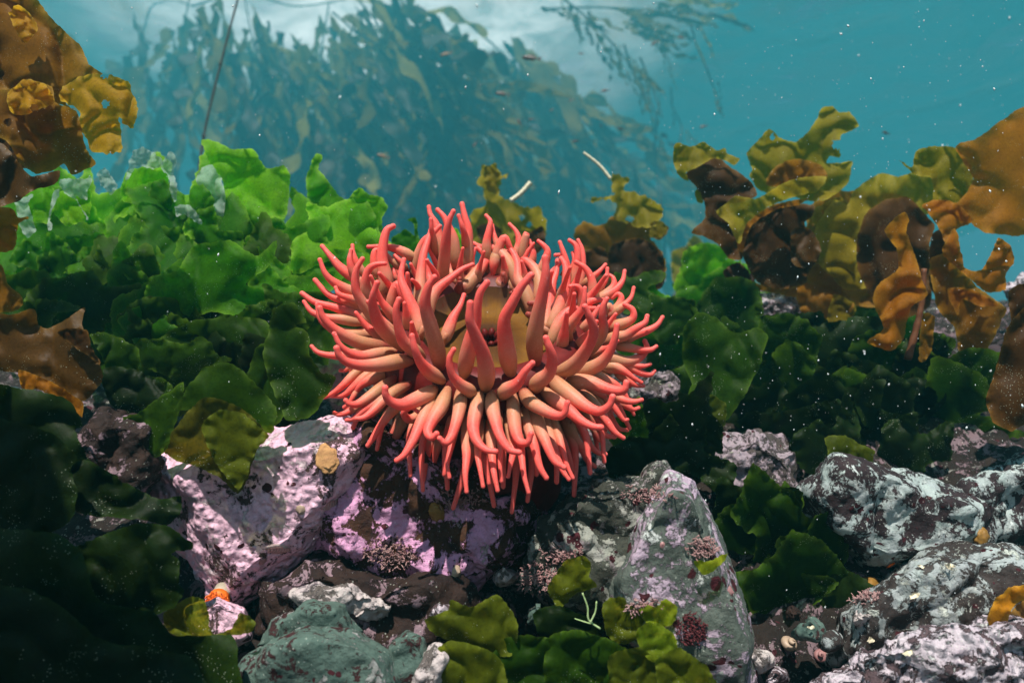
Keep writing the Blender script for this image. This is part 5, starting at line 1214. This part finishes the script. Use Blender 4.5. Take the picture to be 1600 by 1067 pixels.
for x, y, s, ang, d, tan, lab in [
        (829, 91, 32, -14, 2.2, 0, 'largest small dark fish swimming in open water above the anemone'), (784, 147, 23, -8, 2.4, 0, 'dark fish below and left of the largest fish'),
        (811, 191, 14, -60, 2.4, 0, 'little dark fish diving steeply over the hazy conical kelp'), (742, 226, 13, 50, 2.6, 0, 'little fish slanting upward at the foot of the conical kelp'),
        (908, 84, 10, 0, 3.2, 0, 'tiny level fish right of the largest fish'), (1022, 68, 14, 30, 3.0, 0, 'tiny fish beside the kelp streamers near the raft'),
        (1064, 59, 12, -35, 3.0, 0, 'tiny fish right under the floating raft'), (945, 142, 15, 5, 3.0, 0, 'small level fish between conical kelp and streamers'),
        (899, 221, 14, 15, 3.0, 0, 'small fish over the low hazy kelp bank'), (1099, 198, 14, 15, 3.0, 0, 'small fish above the dark cup of the upright kelp'),
        (970, 202, 13, -5, 3.2, 0, 'tiny fish left of the bare stalked kelp'), (939, 197, 8, -70, 3.2, 0, 'speck of a fish hanging head down over the low bank'),
        (1384, 208, 18, -3, 2.8, 0, 'lone faint fish in open blue water right of the upright kelp'), (598, 244, 20, -10, 2.6, 1, 'tan fish in front of the dark kelp skirt'),
        (696, 85, 20, 6, 3.4, 1, 'faint tan fish at the edge of the kelp curtain'), (892, 157, 10, 10, 3.4, 0, 'speck of a fish beside the slender slanting kelp'),
        (830, 187, 12, -10, 3.2, 0, 'tiny fish crossing the slender slanting kelp'), (862, 172, 9, 40, 3.4, 0, 'speck of a fish tilted up at the tip of the slender kelp'),
        (484, 278, 14, 0, 3.0, 1, 'small tan fish above the upright lettuce tip')]:
    e = empty('fish', P(x, y, d), lab, 'fish', 'small fish in mid water')
    L = s * d / F; e.scale = (L, L, L); e.rotation_euler = (0, R(-ang), R(random.Random(x).uniform(-25, 25)))
    for n_, m_ in (FPT if tan else FP):
        o = bpy.data.objects.new(n_, m_); C.objects.link(o); o.parent = fb if n_ == 'eye' else e
        if n_ == 'body': fb = o

# ------------------------------------------------------------------ small life on the rocks
def on(obj_names, px, py):
    """nearest rock surface seen through a photo pixel"""
    best = None
    for o in bpy.data.objects:
        if o.type == 'MESH' and o.name.split('.')[0] in obj_names:
            b = BVS.get(o.name)
            if b is None:
                me = o.data; co = np.empty(len(me.vertices) * 3, np.float32); me.vertices.foreach_get('co', co); co = co.reshape(-1, 3) + np.array(o.location)
                b = BVS[o.name] = BVHTree.FromPolygons([tuple(q) for q in co], [tuple(p.vertices) for p in me.polygons])
            h = b.ray_cast(Vector((0, 0, 0)), P(px, py, 1).normalized())
            if h[0] is not None and (best is None or h[3] < best[2]): best = (h[0], h[1], h[3])
    return (best[0], best[1]) if best else (P(px, py, .5), Vector((0, -.7, .7)))
BVS = {}
RK = ('rock', 'seabed', 'pebble')
def frame(nor, spin=0.0):
    q = nor.to_track_quat('Z', 'Y'); return q @ Matrix.Rotation(spin, 4, 'Z').to_quaternion()
def local_mesh(v, f, loc, q): return mesh_from([loc + q @ Vector(p) for p in v], f)

# cup coral
loc, nor = on(RK, 348, 925); q = frame(Vector((.05, -.86, -.30)).normalized())
e = empty('cup_coral', loc, 'bright orange cup coral on the lower edge of the pink rock', 'coral')
v, f, _ = tube([Vector((0, 0, -.004)), Vector((0, 0, .004)), Vector((0, 0, .010))], [.0075, .0068, .0078], 16)
link('base', local_mesh(v, f, loc, q), M['coral_base'], e)
v, f = [], []
rc = random.Random(3)
for i in range(130):
    a = rc.uniform(0, 6.28); r0 = .0075 * math.sqrt(rc.random()); p0 = Vector((r0 * math.cos(a), r0 * math.sin(a), .009))
    dr = Vector((r0 * math.cos(a) * 110, r0 * math.sin(a) * 110, .9)).normalized()
    tv, tf, _ = tube([p0, p0 + dr * .0015, p0 + dr * .0030], [.0007, .0006, .0003], 5)
    f += [tuple(k_ + len(v) for k_ in ff) for ff in tf]; v += tv
o = link('tentacle_fringe', local_mesh(v, f, loc, q), M['coral_orange'], e); o['kind'] = 'stuff'
v, f, _ = tube([Vector((0, 0, .006)), Vector((0, 0, .0105)), Vector((0, 0, .012))], [.008, .0078, .003], 16)
link('oral_disc', local_mesh(v, f, loc, q), M['coral_orange'], e)

# chitons and limpets
def dome(rx, ry, h, seg=20, rings=6, ridge=0.0, nr=14, sharp=1.0):
    v, f = [], []
    for j in range(rings + 1):
        t = j / rings; r = math.cos(t * math.pi / 2) ** sharp if j < rings else 0.02
        for i in range(seg):
            a = 6.2832 * i / seg; w_ = 1 + ridge * math.cos(a * nr)
            v.append((rx * r * math.cos(a) * w_, ry * r * math.sin(a) * w_, h * (t if sharp > 1.2 else math.sin(t * math.pi / 2)) - .001))
    for j in range(rings):
        for i in range(seg):
            a, b = j * seg + i, j * seg + (i + 1) % seg; f.append((a, b, b + seg, a + seg))
    f.append(tuple(range(rings * seg, rings * seg + seg)))
    return v, f
def chiton(px, py, L, spin, label):
    loc, nor = on(RK, px, py); q = frame(nor, spin)
    e = empty('chiton', loc, label, 'chiton', 'chitons grazing on the pink crust')
    v, f = dome(L, L * .58, L * .22, 48, 5, .03, 22)
    link('girdle', local_mesh(v, f, loc, q), M['chiton_girdle'], e)
    for i in range(8):
        t = (i - 3.5) / 4.3; wd_ = L * .42 * math.sqrt(max(.1, 1 - t * t)); x0 = t * L * .82
        v = [(x0 + sx * L * .11, sy * wd_, L * (.19 + (.09 if sy == 0 else -.02) - abs(t) * .06) + (.02 * L if sx > 0 else 0)) for sx in (-1, 1) for sy in (-1, -.5, 0, .5, 1)]
        v += [(a, b, c_ - L * .06) for a, b, c_ in v]
        f = [(k_, k_ + 1, k_ + 6, k_ + 5) for k_ in range(4)] + [(5, 6, 16, 15), (6, 7, 17, 16), (7, 8, 18, 17), (8, 9, 19, 18), (0, 10, 11, 1), (1, 11, 12, 2), (2, 12, 13, 3), (3, 13, 14, 4)]
        link('plate', local_mesh(v, f, loc, q), M['chiton_plate'], e)
chiton(436, 857, .0105, .35 + 2.6, 'pink chiton with banded rim on the lower right of the pink crust')
chiton(517, 787, .0105, .1, 'oval mauve chiton at the border of pink and mottled rock')
def limpet(px, py, r, mat, label, h=.45, name='limpet', group='limpets and barnacles on the rocks', cat='limpet'):
    loc, nor = on(RK, px, py); q = frame(nor, px)
    v, f = dome(r, r * .85, r * h * 1.6, 28, 7, .04, 9, 1.35)
    o = link(name, local_mesh(v, f, loc, q), M[mat], None, loc); return tag(o, label, cat, group)
limpet(470, 798, .0050, 'shell', 'brownish limpet on the right part of the pink crust')
limpet(714, 893, .0060, 'shell', 'round ringed limpet under the mottled rock')
limpet(1035, 850, .0030, 'shell_pink', 'tiny pink limpet on the maroon area of the wedge boulder')
limpet(410, 878, .0045, 'shell_pink', 'pinkish limpet low on the pink crust near the chiton')
limpet(1140, 925, .0060, 'shell_pink', 'dark ringed limpet near the right edge of the wedge boulder')
limpet(1310, 900, .0030, 'shell', 'white limpet at the shaded foot of the blocky boulder')
limpet(1405, 880, .0030, 'shell', 'small cream limpet at the upper slab edge')
limpet(840, 812, .0055, 'shell', 'ribbed grey limpet below the front tentacles')
def lump(px, py, rx, mat, label, seed, cat, name, lift=.25):
    loc, nor = on(RK, px, py); q = frame(nor, seed)
    bm = bmesh.new(); bmesh.ops.create_icosphere(bm, subdivisions=4, radius=1)
    for v_ in bm.verts:
        n_ = 1 + .28 * noise.fractal(v_.co * 1.6 + Vector((seed, 0, 0)), 1, 2, 4)
        v_.co = Vector((v_.co.x * rx * n_, v_.co.y * rx * .8 * n_, v_.co.z * rx * (.16 if name == 'sponge' else .5) * n_ + rx * lift * .3))
        v_.co = loc + q @ v_.co
    me = bpy.data.meshes.new(name); bm.to_mesh(me); bm.free()
    me.polygons.foreach_set('use_smooth', [True] * len(me.polygons))
    return tag(link(name, me, M[mat], None, loc), label, cat)
lump(511, 717, .0105, 'sponge_tan', 'tan patch of sponge on the pink crust below the left tentacles', 2, 'sponge', 'sponge', .1)
lump(1361, 915, .0095, 'ochre_lump', 'ochre brown rounded blob above the slab, beside the dark gap', 3, 'sea squirt', 'sea_squirt')
lump(1532, 838, .0080, 'ochre_lump', 'brown blob at the top of the slab near the right border', 4, 'sea squirt', 'sea_squirt')
lump(683, 800, .0080, 'ochre_lump', 'dark brown blob on the mottled rock under the anemone', 5, 'sea squirt', 'sea_squirt')
lump(1392, 882, .0045, 'coral_orange', 'small dull orange blob at the shaded foot of the blocky boulder', 6, 'sponge', 'sponge')
# snail
loc, nor = on(RK, 1228, 1010); q = frame(Vector((.2, -.7, .6)).normalized())
e = empty('snail', loc, 'pale tan snail shell in the gap right of the wedge boulder', 'snail')
path, rad_ = [], []
for i in range(40):
    t = i / 39; a = t * 4.6 * math.pi; r0 = .0042 * (1 - t) ** 1.1
    path.append(loc + q @ Vector((r0 * math.cos(a), r0 * math.sin(a), .012 * t ** .8 + .002))); rad_.append(.0034 * (1 - t) ** .9 + .0004)
v, f, _ = tube(path, rad_, 10); link('shell', mesh_from(v, f), M['shell'], e)
v, f = dome(.0026, .0020, .0006, 16, 3); link('operculum', local_mesh(v, f, loc + q @ Vector((.005, -.002, .003)), q @ Matrix.Rotation(1.4, 4, 'X').to_quaternion()), M['shell_pink'], e)
loc, nor = on(RK, 1283, 1028); q = frame(Vector((-.3, -.7, .5)).normalized())
e = empty('snail', loc, 'brownish pink pointed snail beside the whitish corner rock', 'snail')
path, rad_ = [], []
for i in range(40):
    t = i / 39; a = t * 4.6 * math.pi; r0 = .0036 * (1 - t) ** 1.1
    path.append(loc + q @ Vector((r0 * math.cos(a), r0 * math.sin(a), .013 * t ** .8 + .002))); rad_.append(.0031 * (1 - t) ** .9 + .0004)
v, f, _ = tube(path, rad_, 10); link('shell', mesh_from(v, f), M['shell_pink'], e)

# coralline turf: little jointed branches
def turf(px, py, rx, ry, mat, label, n=110, seed=1, h=.0042):
    rng = random.Random(seed); v, f = [], []
    loc, nor = on(RK, px, py)
    for i in range(int(n * 1.4)):
        a, r0 = rng.uniform(0, 6.28), rng.random() ** .8
        l2, n2 = on(RK, px + rx * r0 * math.cos(a), py + ry * r0 * math.sin(a))
        dr = (n2 + Vector((rng.uniform(-.8, .8), rng.uniform(-.8, .3), rng.uniform(-.4, .8)))).normalized()
        p0 = l2 - n2 * .001; s = h * rng.uniform(.5, 1.2)
        segs = [(p0, dr, s)]
        for b in range(2): segs.append((p0 + dr * s * rng.uniform(.4, .9), (dr + Vector((rng.uniform(-1, 1), rng.uniform(-1, 1), rng.uniform(-1, 1))) * .8).normalized(), s * .6))
        for c0, d_, L_ in segs:
            tv, tf, _ = tube([c0, c0 + d_ * L_ * .5, c0 + d_ * L_], [.00026, .00042, .0003], 5)
            f += [tuple(k_ + len(v) for k_ in ff) for ff in tf]; v += tv
    e = empty('coralline_weed', loc, label, 'seaweed', 'branching coralline tufts')
    o = link('branches', mesh_from(v, f), M[mat], e); o['kind'] = 'stuff'
turf(610, 865, 42, 26, 'weed_pink', 'bushy pinkish coralline tuft on the lower mottled rock', 150, 1)
turf(840, 905, 36, 26, 'weed_pink', 'cream pink coralline tuft left of the wedge boulder', 130, 2)
turf(880, 868, 36, 14, 'weed_pink', 'long strip of coralline tufts under the grey ledge', 90, 3)
turf(1095, 855, 26, 16, 'weed_pink', 'small coralline tuft on the upper face of the wedge boulder', 80, 4)
turf(1080, 985, 24, 28, 'weed_maroon', 'dark red bushy weed low on the wedge boulder', 120, 5)
turf(1010, 775, 46, 14, 'weed_pink', 'thin coralline fuzz along the top of the grey ledge', 60, 6)
turf(720, 780, 40, 20, 'weed_pink', 'pink coralline sprigs in the shade under the front tentacles', 70, 7)
turf(1350, 935, 22, 8, 'weed_pink', 'pink coralline fringe on the ochre brown blob', 50, 8, .005)
turf(1000, 950, 40, 16, 'weed_pink', 'whitish coralline sprigs beside the yellow lettuce', 70, 9)

# pale green thread
e = empty('seaweed_thread', P(920, 975, .40), 'pale green thread of weed forking above the bottom lettuce', 'seaweed')
rod(e, Z8([(1145, 855), (1100, 820), (1095, 770), (1075, 715)]), .395, 1.6, 'green_thread', 'strand', .7, 20, 6)
rod(e, Z8([(1105, 832), (1125, 790), (1130, 748)]), .393, 1.4, 'green_thread', 'strand', .8, 14, 6)
rod(e, Z8([(1110, 835), (1075, 825), (1045, 815)]), .395, 1.1, 'green_thread', 'strand', .8, 12, 6)
# curled orange kelp fragment
e = empty('kelp_fragment', P(1580, 970, .43), 'curled translucent orange kelp fragment lying on the slab at the right border', 'kelp fragment')
leaf(e, [(1543, 968), (1552, 940), (1580, 918), (1640, 905), (1660, 950), (1610, 930), (1582, 950), (1575, 985), (1590, 1000), (1560, 992)], .425, 'orange_kelp_bit', 51, ruffle=.12, step=4)
leaf(e, [(1560, 985), (1580, 975), (1610, 985), (1660, 980), (1660, 1000), (1590, 998)], .42, 'orange_kelp_bit', 52, ruffle=.12, step=4)
leaf(e, [(1575, 960), (1600, 935), (1650, 940), (1650, 985), (1590, 985)], .445, 'ochre_lump', 53, ruffle=.15, step=5)
# shell bits on the slab
for i, (x, y, s) in enumerate([(1428, 930, 16), (1485, 885, 14), (1440, 885, 9), (1268, 980, 8), (1360, 1000, 10), (1420, 1020, 14)]):
    loc, nor = on(RK, x, y)
    pts = fan(x, y, s, random.Random(i), 1.5)
    dd = loc.dot(Vector((0, CP, SP)))
    o = leaf(None, pts, dd - .004, 'pale_stick', 500 + i, ruffle=.2, name='shell_fragment', step=2.5, jag=.8)
    tag(o, ['broken white shell flake high on the slab', 'pale shell flake near the slab top', 'tiny shell flake at the upper slab edge', 'tiny shell flake in the gap behind the pale snail', 'cream shell flake at the left slab end', 'greyish shell flake at the slab foot'][i], 'shell fragment', 'shell fragments')

# ------------------------------------------------------------------ drifting particles
rs = random.Random(42); v, f = [], []
def speck(p, r, st):
    b = len(v); a = Vector((rs.gauss(0, .25), rs.gauss(0, .25), 1)).normalized() * r * st; x = a.orthogonal().normalized() * r; y = a.cross(x).normalized() * r
    v.extend([p + a, p - a, p + x, p - x, p + y, p - y])
    f.extend([(b, b + 2, b + 4), (b, b + 4, b + 3), (b, b + 3, b + 5), (b, b + 5, b + 2), (b + 1, b + 4, b + 2), (b + 1, b + 3, b + 4), (b + 1, b + 5, b + 3), (b + 1, b + 2, b + 5)])
for i in range(1500):
    if rs.random() < .15: pass
    x = rs.uniform(0, 1600) if rs.random() < .5 else rs.uniform(1000, 1600); y = rs.uniform(0, 700) if rs.random() < .8 else rs.uniform(600, 1067)
    d = rs.uniform(.34, .62) if rs.random() < .55 else rs.uniform(.6, 1.8)
    if 480 < x < 1030 and 320 < y < 780: d = min(d, .38) ; 
    if 480 < x < 1030 and 320 < y < 780 and rs.random() < .7: continue
    if x < 420 and y > 600 and rs.random() < .7: continue
    big = rs.random()
    speck(P(x, y, d), (rs.uniform(.22, .7) if big < .93 else rs.uniform(.9, 1.8)) * d / F, rs.uniform(1, 2.6))
o = link('marine_snow', mesh_from(v, f), M['snow']); o['kind'] = 'stuff'
